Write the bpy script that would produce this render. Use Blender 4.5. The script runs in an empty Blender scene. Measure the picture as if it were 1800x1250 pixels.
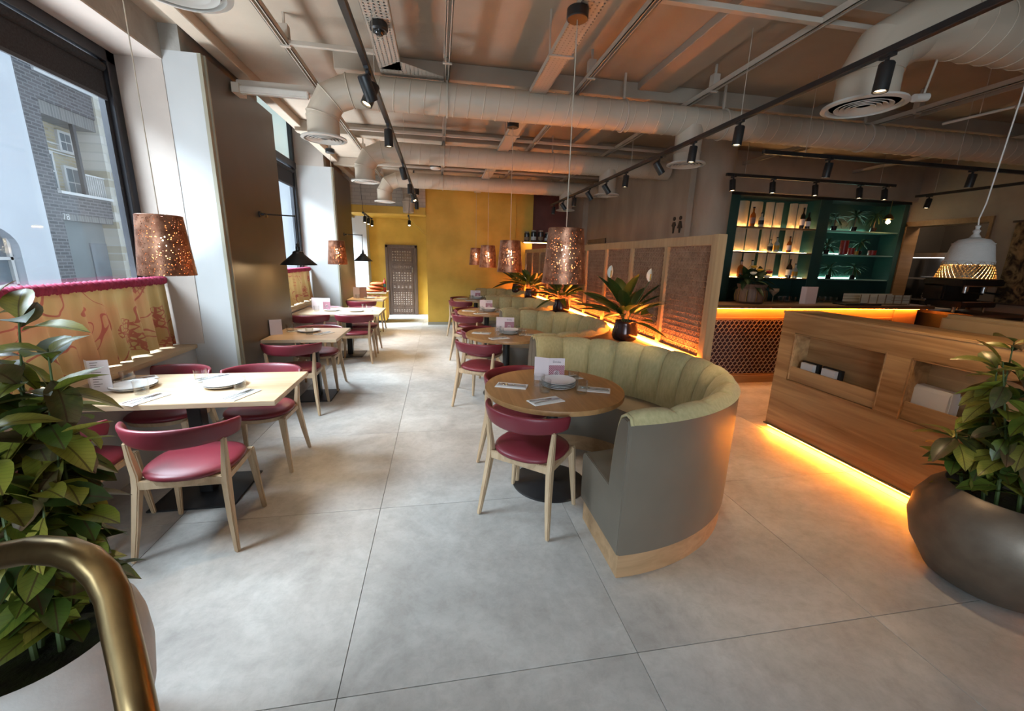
import bpy, bmesh, math, random
from mathutils import Vector, Matrix, Euler
random.seed(7)
S = bpy.context.scene
COL = S.collection
PI = math.pi
R = math.radians

# ---------------------------------------------------------------- camera
def cam_rows(yaw, pitch, roll):
    B = Matrix(((1, 0, 0), (0, 0, -1), (0, 1, 0)))
    cy, sy = math.cos(yaw), math.sin(yaw)
    Rz = Matrix(((cy, -sy, 0), (sy, cy, 0), (0, 0, 1)))
    cp, sp = math.cos(pitch), math.sin(pitch)
    Rp = Matrix(((1, 0, 0), (0, cp, -sp), (0, sp, cp)))
    cr, sr = math.cos(roll), math.sin(roll)
    Rr = Matrix(((cr, -sr, 0), (sr, cr, 0), (0, 0, 1)))
    return Rr @ Rp @ B @ Rz
CR = cam_rows(0.179673725, 0.232764765, 0.0253714934)
cam = bpy.data.cameras.new('camera')
cam.sensor_width = 36.0
cam.lens = 718.1957 * 36.0 / 1800.0
cam.clip_start = 0.02
cam_o = bpy.data.objects.new('camera', cam)
COL.objects.link(cam_o)
m = Matrix((CR[0], -CR[1], -CR[2])).transposed().to_4x4()
m.translation = (0, 0, 1.6)
cam_o.matrix_world = m
S.camera = cam_o

# ---------------------------------------------------------------- colour management
S.view_settings.view_transform = 'Standard'
S.view_settings.look = 'None'
S.view_settings.gamma = 1.0
S.view_settings.use_curve_mapping = False
S.view_settings.exposure = 0.12
S.cycles.use_denoising = True
S.cycles.max_bounces = 7
S.cycles.diffuse_bounces = 4
S.cycles.glossy_bounces = 3
S.cycles.transparent_max_bounces = 12
S.cycles.transmission_bounces = 4
S.cycles.sample_clamp_indirect = 4.0
S.cycles.caustics_reflective = False
S.cycles.caustics_refractive = False

# ---------------------------------------------------------------- world: overcast sky
W = bpy.data.worlds.new('overcast_sky')
S.world = W
W.use_nodes = True
bg = W.node_tree.nodes['Background']
bg.inputs[0].default_value = (0.74, 0.87, 1.0, 1)
bg.inputs[1].default_value = 1.1

def area(name, loc, target, sx, sy, watts, col, spread=180):
    l = bpy.data.lights.new(name, 'AREA')
    l.shape = 'RECTANGLE'; l.size = sx; l.size_y = sy
    l.energy = watts; l.color = col; l.spread = R(spread)
    o = bpy.data.objects.new(name, l); COL.objects.link(o)
    o.location = loc
    d = Vector(target) - Vector(loc)
    o.rotation_euler = d.to_track_quat('-Z', 'Y').to_euler()
    return o
DAY = (0.80, 0.91, 1.0)
# daylight falling from the street sky through the three window bays and the glazed front behind the camera
area('daylight_bay_near', (-5.2, 1.9, 5.5), (-1.0, 2.9, 0.5), 3.2, 2.6, 630, DAY, 105)
area('daylight_bay_middle', (-5.2, 6.0, 5.5), (-1.0, 7.0, 0.5), 3.2, 2.6, 630, DAY, 105)
area('daylight_bay_far', (-5.2, 9.9, 5.2), (-1.2, 10.6, 0.6), 2.6, 2.4, 1700, DAY, 105)
area('daylight_bay_behind', (-5.2, -1.9, 5.0), (-0.9, 0.4, 0.2), 3.2, 2.6, 120, DAY, 105)
area('daylight_front', (-1.2, -4.6, 1.7), (-0.4, 3.0, 1.3), 2.4, 2.4, 120, DAY, 120)
# fill lamps added below sill height to brighten the ceiling, standing in for pavement bounce
area('ceiling_fill_near', (-3.5, 2.7, 0.25), (-0.6, 2.9, 3.2), 2.4, 1.3, 210, (0.92, 0.96, 1.0), 150)
area('ceiling_fill_middle', (-3.5, 6.8, 0.25), (-1.2, 6.8, 3.2), 2.4, 1.3, 300, (0.92, 0.96, 1.0), 150)
area('ceiling_fill_behind', (-3.5, -1.4, 0.25), (-1.2, -0.6, 3.2), 2.4, 1.3, 300, (0.92, 0.96, 1.0), 150)

# ---------------------------------------------------------------- materials
MATS = {}
def lin(c):
    return tuple(c[:3]) + (1.0,)
def nodes_of(name):
    mt = bpy.data.materials.new(name); mt.use_nodes = True
    nt = mt.node_tree
    return mt, nt, nt.nodes, nt.links, nt.nodes['Principled BSDF']
def mat(name, col, rough=0.5, metal=0.0, col2=None, vscale=4.0, detail=4.0, bump=0.0, bscale=60.0, stretch=(1, 1, 1), spec=0.5, lo=0.35, hi=0.65, coat=0.0, sheen=0.0, glow=None, gstr=0.0, world=False):
    mt, nt, N, L, P = nodes_of(name)
    P.inputs['Base Color'].default_value = lin(col)
    P.inputs['Roughness'].default_value = rough
    P.inputs['Metallic'].default_value = metal
    P.inputs['Specular IOR Level'].default_value = spec
    if coat: P.inputs['Coat Weight'].default_value = coat; P.inputs['Coat Roughness'].default_value = 0.2
    if sheen: P.inputs['Sheen Weight'].default_value = sheen
    if glow is not None:
        P.inputs['Emission Color'].default_value = lin(glow); P.inputs['Emission Strength'].default_value = gstr
    if col2 is not None or bump:
        if world:
            tc = N.new('ShaderNodeNewGeometry'); out = tc.outputs['Position']
        else:
            tc = N.new('ShaderNodeTexCoord'); out = tc.outputs['Object']
        mp = N.new('ShaderNodeMapping'); mp.inputs['Scale'].default_value = stretch
        L.new(out, mp.inputs['Vector'])
        if col2 is not None:
            nz = N.new('ShaderNodeTexNoise'); nz.inputs['Scale'].default_value = vscale; nz.inputs['Detail'].default_value = detail
            L.new(mp.outputs[0], nz.inputs['Vector'])
            rp = N.new('ShaderNodeValToRGB')
            rp.color_ramp.elements[0].position = lo; rp.color_ramp.elements[0].color = lin(col)
            rp.color_ramp.elements[1].position = hi; rp.color_ramp.elements[1].color = lin(col2)
            L.new(nz.outputs['Fac'], rp.inputs[0]); L.new(rp.outputs[0], P.inputs['Base Color'])
        if bump:
            n2 = N.new('ShaderNodeTexNoise'); n2.inputs['Scale'].default_value = bscale; n2.inputs['Detail'].default_value = 3
            L.new(mp.outputs[0], n2.inputs['Vector'])
            b = N.new('ShaderNodeBump'); b.inputs['Strength'].default_value = bump; b.inputs['Distance'].default_value = 0.01
            L.new(n2.outputs['Fac'], b.inputs['Height']); L.new(b.outputs[0], P.inputs['Normal'])
    MATS[name] = mt
    return mt
def wood(name, dark, light, axis=0, rough=0.45, scale=1.0):
    st = [22.0, 22.0, 22.0]; st[axis] = 1.4
    mt, nt, N, L, P = nodes_of(name)
    P.inputs['Roughness'].default_value = rough
    tc = N.new('ShaderNodeTexCoord'); oi = N.new('ShaderNodeObjectInfo')
    ad = N.new('ShaderNodeVectorMath'); ad.operation = 'MULTIPLY_ADD'
    L.new(oi.outputs['Random'], ad.inputs[0]); ad.inputs[1].default_value = (7, 7, 7)
    L.new(tc.outputs['Object'], ad.inputs[2])
    mp = N.new('ShaderNodeMapping'); mp.inputs['Scale'].default_value = [s * scale for s in st]
    L.new(ad.outputs[0], mp.inputs['Vector'])
    nz = N.new('ShaderNodeTexNoise'); nz.inputs['Scale'].default_value = 1.0; nz.inputs['Detail'].default_value = 6; nz.inputs['Distortion'].default_value = 1.2
    L.new(mp.outputs[0], nz.inputs['Vector'])
    mp2 = N.new('ShaderNodeMapping'); mp2.inputs['Scale'].default_value = [s * scale * 0.16 for s in st]
    L.new(ad.outputs[0], mp2.inputs['Vector'])
    nb = N.new('ShaderNodeTexNoise'); nb.inputs['Scale'].default_value = 1.0; nb.inputs['Detail'].default_value = 3; nb.inputs['Distortion'].default_value = 2.0
    L.new(mp2.outputs[0], nb.inputs['Vector'])
    mx = N.new('ShaderNodeMath'); mx.operation = 'MULTIPLY_ADD'; mx.inputs[1].default_value = 0.55
    L.new(nz.outputs['Fac'], mx.inputs[0])
    m2 = N.new('ShaderNodeMath'); m2.operation = 'MULTIPLY'; m2.inputs[1].default_value = 0.45
    L.new(nb.outputs['Fac'], m2.inputs[0]); L.new(m2.outputs[0], mx.inputs[2])
    rp = N.new('ShaderNodeValToRGB')
    rp.color_ramp.elements[0].position = 0.36; rp.color_ramp.elements[0].color = lin(dark)
    rp.color_ramp.elements[1].position = 0.62; rp.color_ramp.elements[1].color = lin(light)
    L.new(mx.outputs[0], rp.inputs[0]); L.new(rp.outputs[0], P.inputs['Base Color'])
    b = N.new('ShaderNodeBump'); b.inputs['Strength'].default_value = 0.12; b.inputs['Distance'].default_value = 0.004
    L.new(nz.outputs['Fac'], b.inputs['Height']); L.new(b.outputs[0], P.inputs['Normal'])
    MATS[name] = mt
    return mt
def emit(name, col, strength):
    mt = bpy.data.materials.new(name); mt.use_nodes = True
    N = mt.node_tree.nodes; L = mt.node_tree.links
    for n in list(N): N.remove(n)
    o = N.new('ShaderNodeOutputMaterial'); e = N.new('ShaderNodeEmission')
    e.inputs[0].default_value = lin(col); e.inputs[1].default_value = strength
    L.new(e.outputs[0], o.inputs[0]); MATS[name] = mt
    return mt
def thin_glass(name, tint=(0.96, 0.98, 1.0), refl=0.12):
    mt = bpy.data.materials.new(name); mt.use_nodes = True
    N = mt.node_tree.nodes; L = mt.node_tree.links
    for n in list(N): N.remove(n)
    o = N.new('ShaderNodeOutputMaterial'); t = N.new('ShaderNodeBsdfTransparent'); g = N.new('ShaderNodeBsdfGlossy')
    t.inputs[0].default_value = lin(tint); g.inputs['Roughness'].default_value = 0.03
    lw = N.new('ShaderNodeLayerWeight'); lw.inputs[0].default_value = refl
    mx = N.new('ShaderNodeMixShader')
    ml = N.new('ShaderNodeMath'); ml.operation = 'MULTIPLY'; ml.inputs[1].default_value = 0.6
    L.new(lw.outputs['Facing'], ml.inputs[0]); L.new(ml.outputs[0], mx.inputs[0]); L.new(t.outputs[0], mx.inputs[1]); L.new(g.outputs[0], mx.inputs[2]); L.new(mx.outputs[0], o.inputs[0])
    MATS[name] = mt
    return mt

mat('white_wall', (0.46, 0.465, 0.46), 0.6, bump=0.03, bscale=120, col2=(0.43, 0.435, 0.43), vscale=2)
mat('pink_plaster', (0.43, 0.37, 0.325), 0.7, col2=(0.39, 0.335, 0.295), vscale=3, bump=0.08, bscale=25)
mat('dark_panel', (0.085, 0.072, 0.056), 0.42, col2=(0.075, 0.064, 0.05), vscale=3, bump=0.02, bscale=200)
mat('panel_trim', (0.30, 0.28, 0.21), 0.5, col2=(0.27, 0.25, 0.19), vscale=4)
mat('taupe_ceiling', (0.43, 0.35, 0.27), 0.75, col2=(0.36, 0.29, 0.22), vscale=1.6, detail=6, bump=0.10, bscale=45, world=True)
mat('taupe_steel', (0.52, 0.45, 0.37), 0.5, col2=(0.48, 0.41, 0.335), vscale=6)
mat('duct_paint', (0.54, 0.455, 0.355), 0.42, col2=(0.50, 0.42, 0.325), vscale=3)
mat('diffuser_white', (0.62, 0.58, 0.52), 0.5, col2=(0.58, 0.54, 0.48), vscale=6)
mat('grey_lintel', (0.33, 0.31, 0.28), 0.85, col2=(0.25, 0.235, 0.21), vscale=5, bump=0.35, bscale=30)
mat('concrete', (0.46, 0.375, 0.29), 0.8, col2=(0.36, 0.285, 0.215), vscale=3, detail=7, bump=0.15, bscale=40, stretch=(1, 1, 0.35))
mat('yellow_plaster', (0.72, 0.46, 0.075), 0.65, col2=(0.58, 0.36, 0.05), vscale=2.2, detail=6, bump=0.05, bscale=20, world=True)
mat('red_wall', (0.25, 0.075, 0.055), 0.6, col2=(0.20, 0.06, 0.045), vscale=3)
mat('taupe_wall', (0.45, 0.35, 0.265), 0.75, col2=(0.40, 0.31, 0.235), vscale=4, bump=0.12, bscale=60)
mat('grout', (0.30, 0.29, 0.28), 0.9, col2=(0.26, 0.25, 0.24), vscale=10)
mat('black_metal', (0.012, 0.012, 0.013), 0.42, col2=(0.018, 0.018, 0.018), vscale=10)
mat('dark_frame', (0.022, 0.024, 0.030), 0.4, col2=(0.028, 0.03, 0.036), vscale=8)
mat('blind_fabric', (0.010, 0.010, 0.011), 0.85, col2=(0.022, 0.022, 0.025), vscale=80)
mat('burgundy_leather', (0.185, 0.022, 0.034), 0.40, col2=(0.16, 0.019, 0.03), vscale=5, bump=0.06, bscale=240)
mat('green_fabric', (0.53, 0.47, 0.25), 0.8, col2=(0.45, 0.40, 0.205), vscale=60, bump=0.12, bscale=320, stretch=(1, 1, 0.25), sheen=0.15)
mat('grey_leather', (0.17, 0.145, 0.11), 0.45, col2=(0.15, 0.128, 0.097), vscale=4, bump=0.05, bscale=300)
wood('oak_pale', (0.42, 0.29, 0.17), (0.58, 0.43, 0.28), 2)
wood('oak_top', (0.50, 0.36, 0.22), (0.64, 0.49, 0.33), 0, 0.4)
wood('oak_round', (0.30, 0.155, 0.060), (0.44, 0.245, 0.105), 1, 0.33)
wood('oak_desk', (0.30, 0.155, 0.06), (0.64, 0.40, 0.19), 1, 0.42, 0.6)
wood('oak_screen', (0.40, 0.25, 0.125), (0.52, 0.34, 0.18), 2, 0.45)
wood('oak_plinth', (0.34, 0.21, 0.10), (0.47, 0.30, 0.16), 0, 0.45)
wood('sill_wood', (0.42, 0.31, 0.19), (0.55, 0.42, 0.27), 1, 0.45)
wood('carved_wood', (0.075, 0.045, 0.032), (0.15, 0.095, 0.07), 2, 0.55)
mat('carved_light', (0.50, 0.42, 0.36), 0.6, col2=(0.36, 0.28, 0.23), vscale=20)
mat('brass', (0.36, 0.255, 0.12), 0.30, 1.0, col2=(0.30, 0.21, 0.10), vscale=40, stretch=(1, 1, 0.2))
mat('steel', (0.72, 0.72, 0.72), 0.22, 1.0, col2=(0.66, 0.66, 0.66), vscale=10)
mat('porcelain', (0.80, 0.80, 0.80), 0.18, col2=(0.77, 0.77, 0.76), vscale=4, coat=0.3)
mat('plate_rim', (0.22, 0.20, 0.19), 0.4, col2=(0.28, 0.26, 0.24), vscale=20)
mat('napkin_paper', (0.80, 0.79, 0.77), 0.85, col2=(0.75, 0.74, 0.72), vscale=30, bump=0.08, bscale=200)
mat('menu_paper', (0.72, 0.62, 0.64), 0.6, col2=(0.69, 0.59, 0.61), vscale=5)
mat('menu_white', (0.76, 0.74, 0.78), 0.6, col2=(0.72, 0.70, 0.74), vscale=5)
mat('menu_print', (0.25, 0.05, 0.09), 0.6, col2=(0.22, 0.045, 0.08), vscale=5)
mat('menu_dark', (0.30, 0.17, 0.14), 0.6, col2=(0.27, 0.15, 0.125), vscale=5)
mat('ink', (0.06, 0.05, 0.06), 0.7, col2=(0.08, 0.07, 0.08), vscale=9)
mat('card_white', (0.80, 0.79, 0.78), 0.6, col2=(0.75, 0.74, 0.73), vscale=5)
mat('cord_pale', (0.50, 0.43, 0.34), 0.7, col2=(0.46, 0.40, 0.31), vscale=40)
mat('cord_white', (0.70, 0.66, 0.62), 0.7, col2=(0.65, 0.61, 0.57), vscale=40)
mat('soil', (0.022, 0.020, 0.014), 0.95, col2=(0.035, 0.045, 0.015), vscale=18, bump=0.8, bscale=60)
mat('pale_pot', (0.50, 0.47, 0.44), 0.55, col2=(0.42, 0.39, 0.36), vscale=9, detail=8, bump=0.10, bscale=60)
mat('bronze_pot', (0.155, 0.125, 0.095), 0.42, 0.5, col2=(0.19, 0.155, 0.12), vscale=12, bump=0.06, bscale=90)
mat('dark_glaze', (0.035, 0.022, 0.022), 0.16, 0.55, col2=(0.055, 0.035, 0.034), vscale=6)
mat('lily_white', (0.72, 0.71, 0.62), 0.5, col2=(0.66, 0.66, 0.55), vscale=6)
mat('stem_green', (0.06, 0.10, 0.025), 0.6, col2=(0.08, 0.12, 0.03), vscale=8)
mat('plaster_shade', (0.50, 0.47, 0.44), 0.85, col2=(0.44, 0.41, 0.38), vscale=14, bump=0.2, bscale=90)
mat('green_paint', (0.035, 0.095, 0.078), 0.45, col2=(0.03, 0.08, 0.066), vscale=4)
mat('mint_glass', (0.35, 0.55, 0.48), 0.35, col2=(0.28, 0.46, 0.40), vscale=4)
mat('fluted_cream', (0.66, 0.52, 0.34), 0.45, col2=(0.60, 0.46, 0.29), vscale=4)
wood('shelf_wood', (0.12, 0.06, 0.03), (0.20, 0.11, 0.055), 0, 0.4)
wood('bar_wood', (0.30, 0.16, 0.07), (0.42, 0.24, 0.115), 0, 0.4)
mat('lattice_paint', (0.45, 0.32, 0.24), 0.55, col2=(0.40, 0.28, 0.21), vscale=10)
mat('lattice_back', (0.055, 0.018, 0.022), 0.7, col2=(0.07, 0.025, 0.028), vscale=8)
wood('rattan', (0.27, 0.145, 0.085), (0.40, 0.235, 0.145), 0, 0.55)
mat('plain_black', (0.01, 0.01, 0.01), 0.5, col2=(0.015, 0.015, 0.015), vscale=6)
mat('amber_liquid', (0.42, 0.12, 0.02), 0.12, col2=(0.36, 0.09, 0.015), vscale=6, coat=0.5)
mat('dark_bottle', (0.012, 0.012, 0.010), 0.1, col2=(0.016, 0.014, 0.012), vscale=6, coat=0.5)
mat('clear_bottle', (0.50, 0.52, 0.45), 0.1, col2=(0.44, 0.47, 0.40), vscale=6, coat=0.5)
mat('orange_fabric', (0.62, 0.15, 0.03), 0.8, col2=(0.42, 0.07, 0.02), vscale=14)
mat('beige_leather', (0.36, 0.25, 0.13), 0.5, col2=(0.32, 0.22, 0.11), vscale=6)
mat('tin_red', (0.42, 0.03, 0.02), 0.4, col2=(0.36, 0.025, 0.02), vscale=6)
mat('tin_yellow', (0.62, 0.36, 0.04), 0.4, col2=(0.55, 0.3, 0.03), vscale=6)
mat('teal_print', (0.05, 0.22, 0.22), 0.5, col2=(0.04, 0.18, 0.18), vscale=6)
mat('jar_dark', (0.03, 0.028, 0.026), 0.25, col2=(0.05, 0.045, 0.04), vscale=10, coat=0.4)
mat('jar_lid', (0.35, 0.29, 0.24), 0.4, col2=(0.3, 0.25, 0.2), vscale=10)
mat('facade_white', (0.60, 0.63, 0.68), 0.85, col2=(0.56, 0.59, 0.64), vscale=1.2)
mat('facade_grey', (0.17, 0.19, 0.20), 0.7, col2=(0.15, 0.17, 0.18), vscale=2)
mat('facade_frame', (0.62, 0.62, 0.62), 0.6, col2=(0.58, 0.58, 0.58), vscale=3)
mat('facade_glass', (0.16, 0.19, 0.22), 0.08, col2=(0.10, 0.12, 0.14), vscale=1.0)
mat('street', (0.22, 0.22, 0.23), 0.9, col2=(0.18, 0.18, 0.19), vscale=2)
mat('kitchen_dark', (0.06, 0.05, 0.042), 0.6, col2=(0.05, 0.042, 0.036), vscale=3)
mat('kraft', (0.30, 0.22, 0.14), 0.7, col2=(0.26, 0.19, 0.12), vscale=8)
thin_glass('window_glass', (0.93, 0.96, 0.98), 0.10)
thin_glass('tumbler_glass', (0.97, 0.98, 0.98), 0.25)
def frosted():
    mt, nt, N, L, P = nodes_of('frosted_pane'); P.inputs['Base Color'].default_value = (0.62, 0.68, 0.65, 1); P.inputs['Roughness'].default_value = 0.5
    tr = N.new('ShaderNodeBsdfTranslucent'); tr.inputs[0].default_value = (0.75, 0.80, 0.78, 1); ms = N.new('ShaderNodeMixShader'); ms.inputs[0].default_value = 0.22
    L.new(P.outputs[0], ms.inputs[1]); L.new(tr.outputs[0], ms.inputs[2]); L.new(ms.outputs[0], N['Material Output'].inputs[0]); MATS['frosted_pane'] = mt
frosted()
emit('led_orange', (1.0, 0.26, 0.03), 260)
emit('led_warm', (1.0, 0.27, 0.022), 420)
emit('led_bar', (1.0, 0.26, 0.022), 125)
emit('led_mint', (0.55, 1.0, 0.82), 16)
emit('led_amber', (1.0, 0.56, 0.20), 60)
emit('bulb_warm', (1.0, 0.66, 0.30), 120)
emit('spot_face', (1.0, 0.72, 0.42), 9)
emit('panel_white', (0.95, 0.97, 1.0), 3)

def brick_mat(name, c1, c2, mortar, w, h, plane='yz', msize=0.012, bumpd=0.4):
    mt, nt, N, L, P = nodes_of(name)
    P.inputs['Roughness'].default_value = 0.85
    g = N.new('ShaderNodeNewGeometry'); sp = N.new('ShaderNodeSeparateXYZ'); cb = N.new('ShaderNodeCombineXYZ')
    L.new(g.outputs['Position'], sp.inputs[0])
    L.new(sp.outputs['Y' if plane == 'yz' else 'X'], cb.inputs[0]); L.new(sp.outputs['Z'], cb.inputs[1])
    b = N.new('ShaderNodeTexBrick'); b.inputs['Scale'].default_value = 1.0
    b.inputs['Brick Width'].default_value = w; b.inputs['Row Height'].default_value = h; b.inputs['Mortar Size'].default_value = msize
    b.inputs['Color1'].default_value = lin(c1); b.inputs['Color2'].default_value = lin(c2); b.inputs['Mortar'].default_value = lin(mortar)
    L.new(cb.outputs[0], b.inputs['Vector']); L.new(b.outputs['Color'], P.inputs['Base Color'])
    bp = N.new('ShaderNodeBump'); bp.inputs['Strength'].default_value = bumpd; bp.inputs['Distance'].default_value = 0.01; bp.invert = True
    L.new(b.outputs['Fac'], bp.inputs['Height']); L.new(bp.outputs[0], P.inputs['Normal'])
    MATS[name] = mt
brick_mat('dark_brick', (0.045, 0.045, 0.052), (0.095, 0.09, 0.10), (0.15, 0.15, 0.16), 0.23, 0.075)
brick_mat('dark_soldier', (0.10, 0.10, 0.10), (0.17, 0.165, 0.16), (0.2, 0.2, 0.2), 0.075, 0.6)
brick_mat('yellow_stock', (0.30, 0.25, 0.15), (0.42, 0.36, 0.24), (0.36, 0.33, 0.28), 0.23, 0.075)
brick_mat('rubble_stone', (0.36, 0.32, 0.23), (0.62, 0.60, 0.56), (0.5, 0.48, 0.44), 0.42, 0.21, msize=0.02)
brick_mat('white_brick', (0.52, 0.49, 0.44), (0.46, 0.43, 0.385), (0.40, 0.375, 0.335), 0.22, 0.075, plane='xz', msize=0.008)

def floor_mat():
    mt, nt, N, L, P = nodes_of('stone_tile')
    P.inputs['Roughness'].default_value = 0.48
    g = N.new('ShaderNodeNewGeometry'); oi = N.new('ShaderNodeObjectInfo')
    ad = N.new('ShaderNodeVectorMath'); ad.operation = 'MULTIPLY_ADD'
    L.new(oi.outputs['Random'], ad.inputs[0]); ad.inputs[1].default_value = (13, 5, 9); L.new(g.outputs['Position'], ad.inputs[2])
    n1 = N.new('ShaderNodeTexNoise'); n1.inputs['Scale'].default_value = 2.2; n1.inputs['Detail'].default_value = 9; n1.inputs['Roughness'].default_value = 0.62; n1.inputs['Distortion'].default_value = 0.6
    n2 = N.new('ShaderNodeTexNoise'); n2.inputs['Scale'].default_value = 16; n2.inputs['Detail'].default_value = 8; n2.inputs['Roughness'].default_value = 0.75; n2.inputs['Distortion'].default_value = 0.3
    L.new(ad.outputs[0], n1.inputs['Vector']); L.new(ad.outputs[0], n2.inputs['Vector'])
    r1 = N.new('ShaderNodeValToRGB')
    e = r1.color_ramp.elements
    e[0].position = 0.32; e[0].color = (0.35, 0.335, 0.31, 1); e[1].position = 0.68; e[1].color = (0.52, 0.505, 0.475, 1)
    L.new(n1.outputs['Fac'], r1.inputs[0])
    r2 = N.new('ShaderNodeValToRGB')
    e = r2.color_ramp.elements
    e[0].position = 0.28; e[0].color = (0.80, 0.79, 0.78, 1); e[1].position = 0.58; e[1].color = (1, 1, 1, 1)
    L.new(n2.outputs['Fac'], r2.inputs[0])
    mx = N.new('ShaderNodeMix'); mx.data_type = 'RGBA'; mx.blend_type = 'MULTIPLY'; mx.inputs['Factor'].default_value = 1.0
    L.new(r1.outputs[0], mx.inputs[6]); L.new(r2.outputs[0], mx.inputs[7]); L.new(mx.outputs[2], P.inputs['Base Color'])
    b = N.new('ShaderNodeBump'); b.inputs['Strength'].default_value = 0.25; b.inputs['Distance'].default_value = 0.004
    L.new(n2.outputs['Fac'], b.inputs['Height']); L.new(b.outputs[0], P.inputs['Normal'])
    MATS['stone_tile'] = mt
floor_mat()

def copper_mat():
    # hammered copper sheet drilled with many small holes
    mt, nt, N, L, P = nodes_of('pierced_copper')
    P.inputs['Roughness'].default_value = 0.42; P.inputs['Metallic'].default_value = 0.75
    tc = N.new('ShaderNodeTexCoord')
    nz = N.new('ShaderNodeTexNoise'); nz.inputs['Scale'].default_value = 22; nz.inputs['Detail'].default_value = 5
    L.new(tc.outputs['Object'], nz.inputs['Vector'])
    rp = N.new('ShaderNodeValToRGB')
    e = rp.color_ramp.elements
    e[0].position = 0.35; e[0].color = (0.22, 0.085, 0.045, 1); e[1].position = 0.66; e[1].color = (0.46, 0.23, 0.14, 1)
    L.new(nz.outputs['Fac'], rp.inputs[0]); L.new(rp.outputs[0], P.inputs['Base Color'])
    v = N.new('ShaderNodeTexVoronoi'); v.inputs['Scale'].default_value = 92
    L.new(tc.outputs['Object'], v.inputs['Vector'])
    lt = N.new('ShaderNodeMath'); lt.operation = 'LESS_THAN'; lt.inputs[1].default_value = 0.30
    L.new(v.outputs['Distance'], lt.inputs[0])
    t = N.new('ShaderNodeBsdfTransparent'); mx = N.new('ShaderNodeMixShader')
    L.new(lt.outputs[0], mx.inputs[0]); L.new(P.outputs[0], mx.inputs[1]); L.new(t.outputs[0], mx.inputs[2])
    L.new(mx.outputs[0], N['Material Output'].inputs[0])
    MATS['pierced_copper'] = mt
copper_mat()

def curtain_mat():
    mt, nt, N, L, P = nodes_of('printed_curtain')
    P.inputs['Roughness'].default_value = 0.85
    tc = N.new('ShaderNodeTexCoord')
    mp = N.new('ShaderNodeMapping'); mp.inputs['Scale'].default_value = (0.0, 1.0, 1.0); L.new(tc.outputs['Object'], mp.inputs[0])
    base = (0.40, 0.27, 0.105); red = (0.27, 0.035, 0.035)
    # clusters of seeds
    v = N.new('ShaderNodeTexVoronoi'); v.feature = 'DISTANCE_TO_EDGE'; v.inputs['Scale'].default_value = 30; L.new(mp.outputs[0], v.inputs[0])
    vc = N.new('ShaderNodeTexVoronoi'); vc.inputs['Scale'].default_value = 3.1; L.new(mp.outputs[0], vc.inputs[0])
    cl = N.new('ShaderNodeMath'); cl.operation = 'LESS_THAN'; cl.inputs[1].default_value = 0.30; L.new(vc.outputs['Distance'], cl.inputs[0])
    ed = N.new('ShaderNodeMath'); ed.operation = 'LESS_THAN'; ed.inputs[1].default_value = 0.11; L.new(v.outputs[0], ed.inputs[0])
    a = N.new('ShaderNodeMath'); a.operation = 'MULTIPLY'; L.new(cl.outputs[0], a.inputs[0]); L.new(ed.outputs[0], a.inputs[1])
    # winding stems: thin iso-lines of a noise field
    nz = N.new('ShaderNodeTexNoise'); nz.inputs['Scale'].default_value = 3.0; nz.inputs['Detail'].default_value = 0.6; nz.inputs['Distortion'].default_value = 0.9; L.new(mp.outputs[0], nz.inputs[0])
    ml = N.new('ShaderNodeMath'); ml.operation = 'MULTIPLY'; ml.inputs[1].default_value = 5.0; L.new(nz.outputs['Fac'], ml.inputs[0])
    fr = N.new('ShaderNodeMath'); fr.operation = 'FRACT'; L.new(ml.outputs[0], fr.inputs[0])
    sb = N.new('ShaderNodeMath'); sb.operation = 'SUBTRACT'; sb.inputs[1].default_value = 0.5; L.new(fr.outputs[0], sb.inputs[0])
    ab = N.new('ShaderNodeMath'); ab.operation = 'ABSOLUTE'; L.new(sb.outputs[0], ab.inputs[0])
    ln = N.new('ShaderNodeMath'); ln.operation = 'LESS_THAN'; ln.inputs[1].default_value = 0.045; L.new(ab.outputs[0], ln.inputs[0])
    mxx = N.new('ShaderNodeMath'); mxx.operation = 'MAXIMUM'; L.new(a.outputs[0], mxx.inputs[0]); L.new(ln.outputs[0], mxx.inputs[1])
    f = N.new('ShaderNodeMath'); f.operation = 'MULTIPLY'; f.inputs[1].default_value = 0.75; L.new(mxx.outputs[0], f.inputs[0])
    # broad washes of rust
    n3 = N.new('ShaderNodeTexNoise'); n3.inputs['Scale'].default_value = 2.4; L.new(mp.outputs[0], n3.inputs[0])
    r3 = N.new('ShaderNodeValToRGB'); e = r3.color_ramp.elements
    e[0].position = 0.42; e[0].color = lin(base); e[1].position = 0.66; e[1].color = (0.40, 0.18, 0.08, 1); L.new(n3.outputs['Fac'], r3.inputs[0])
    mx = N.new('ShaderNodeMix'); mx.data_type = 'RGBA'; L.new(f.outputs[0], mx.inputs['Factor']); L.new(r3.outputs[0], mx.inputs[6]); mx.inputs[7].default_value = lin(red)
    L.new(mx.outputs[2], P.inputs['Base Color'])
    # thin cloth lets some daylight through
    tr = N.new('ShaderNodeBsdfTranslucent'); L.new(mx.outputs[2], tr.inputs[0])
    ms = N.new('ShaderNodeMixShader'); ms.inputs[0].default_value = 0.07
    L.new(P.outputs[0], ms.inputs[1]); L.new(tr.outputs[0], ms.inputs[2]); L.new(ms.outputs[0], N['Material Output'].inputs[0])
    MATS['printed_curtain'] = mt
curtain_mat()
mat('crimson_heading', (0.36, 0.03, 0.085), 0.75, col2=(0.28, 0.022, 0.065), vscale=20)

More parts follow.
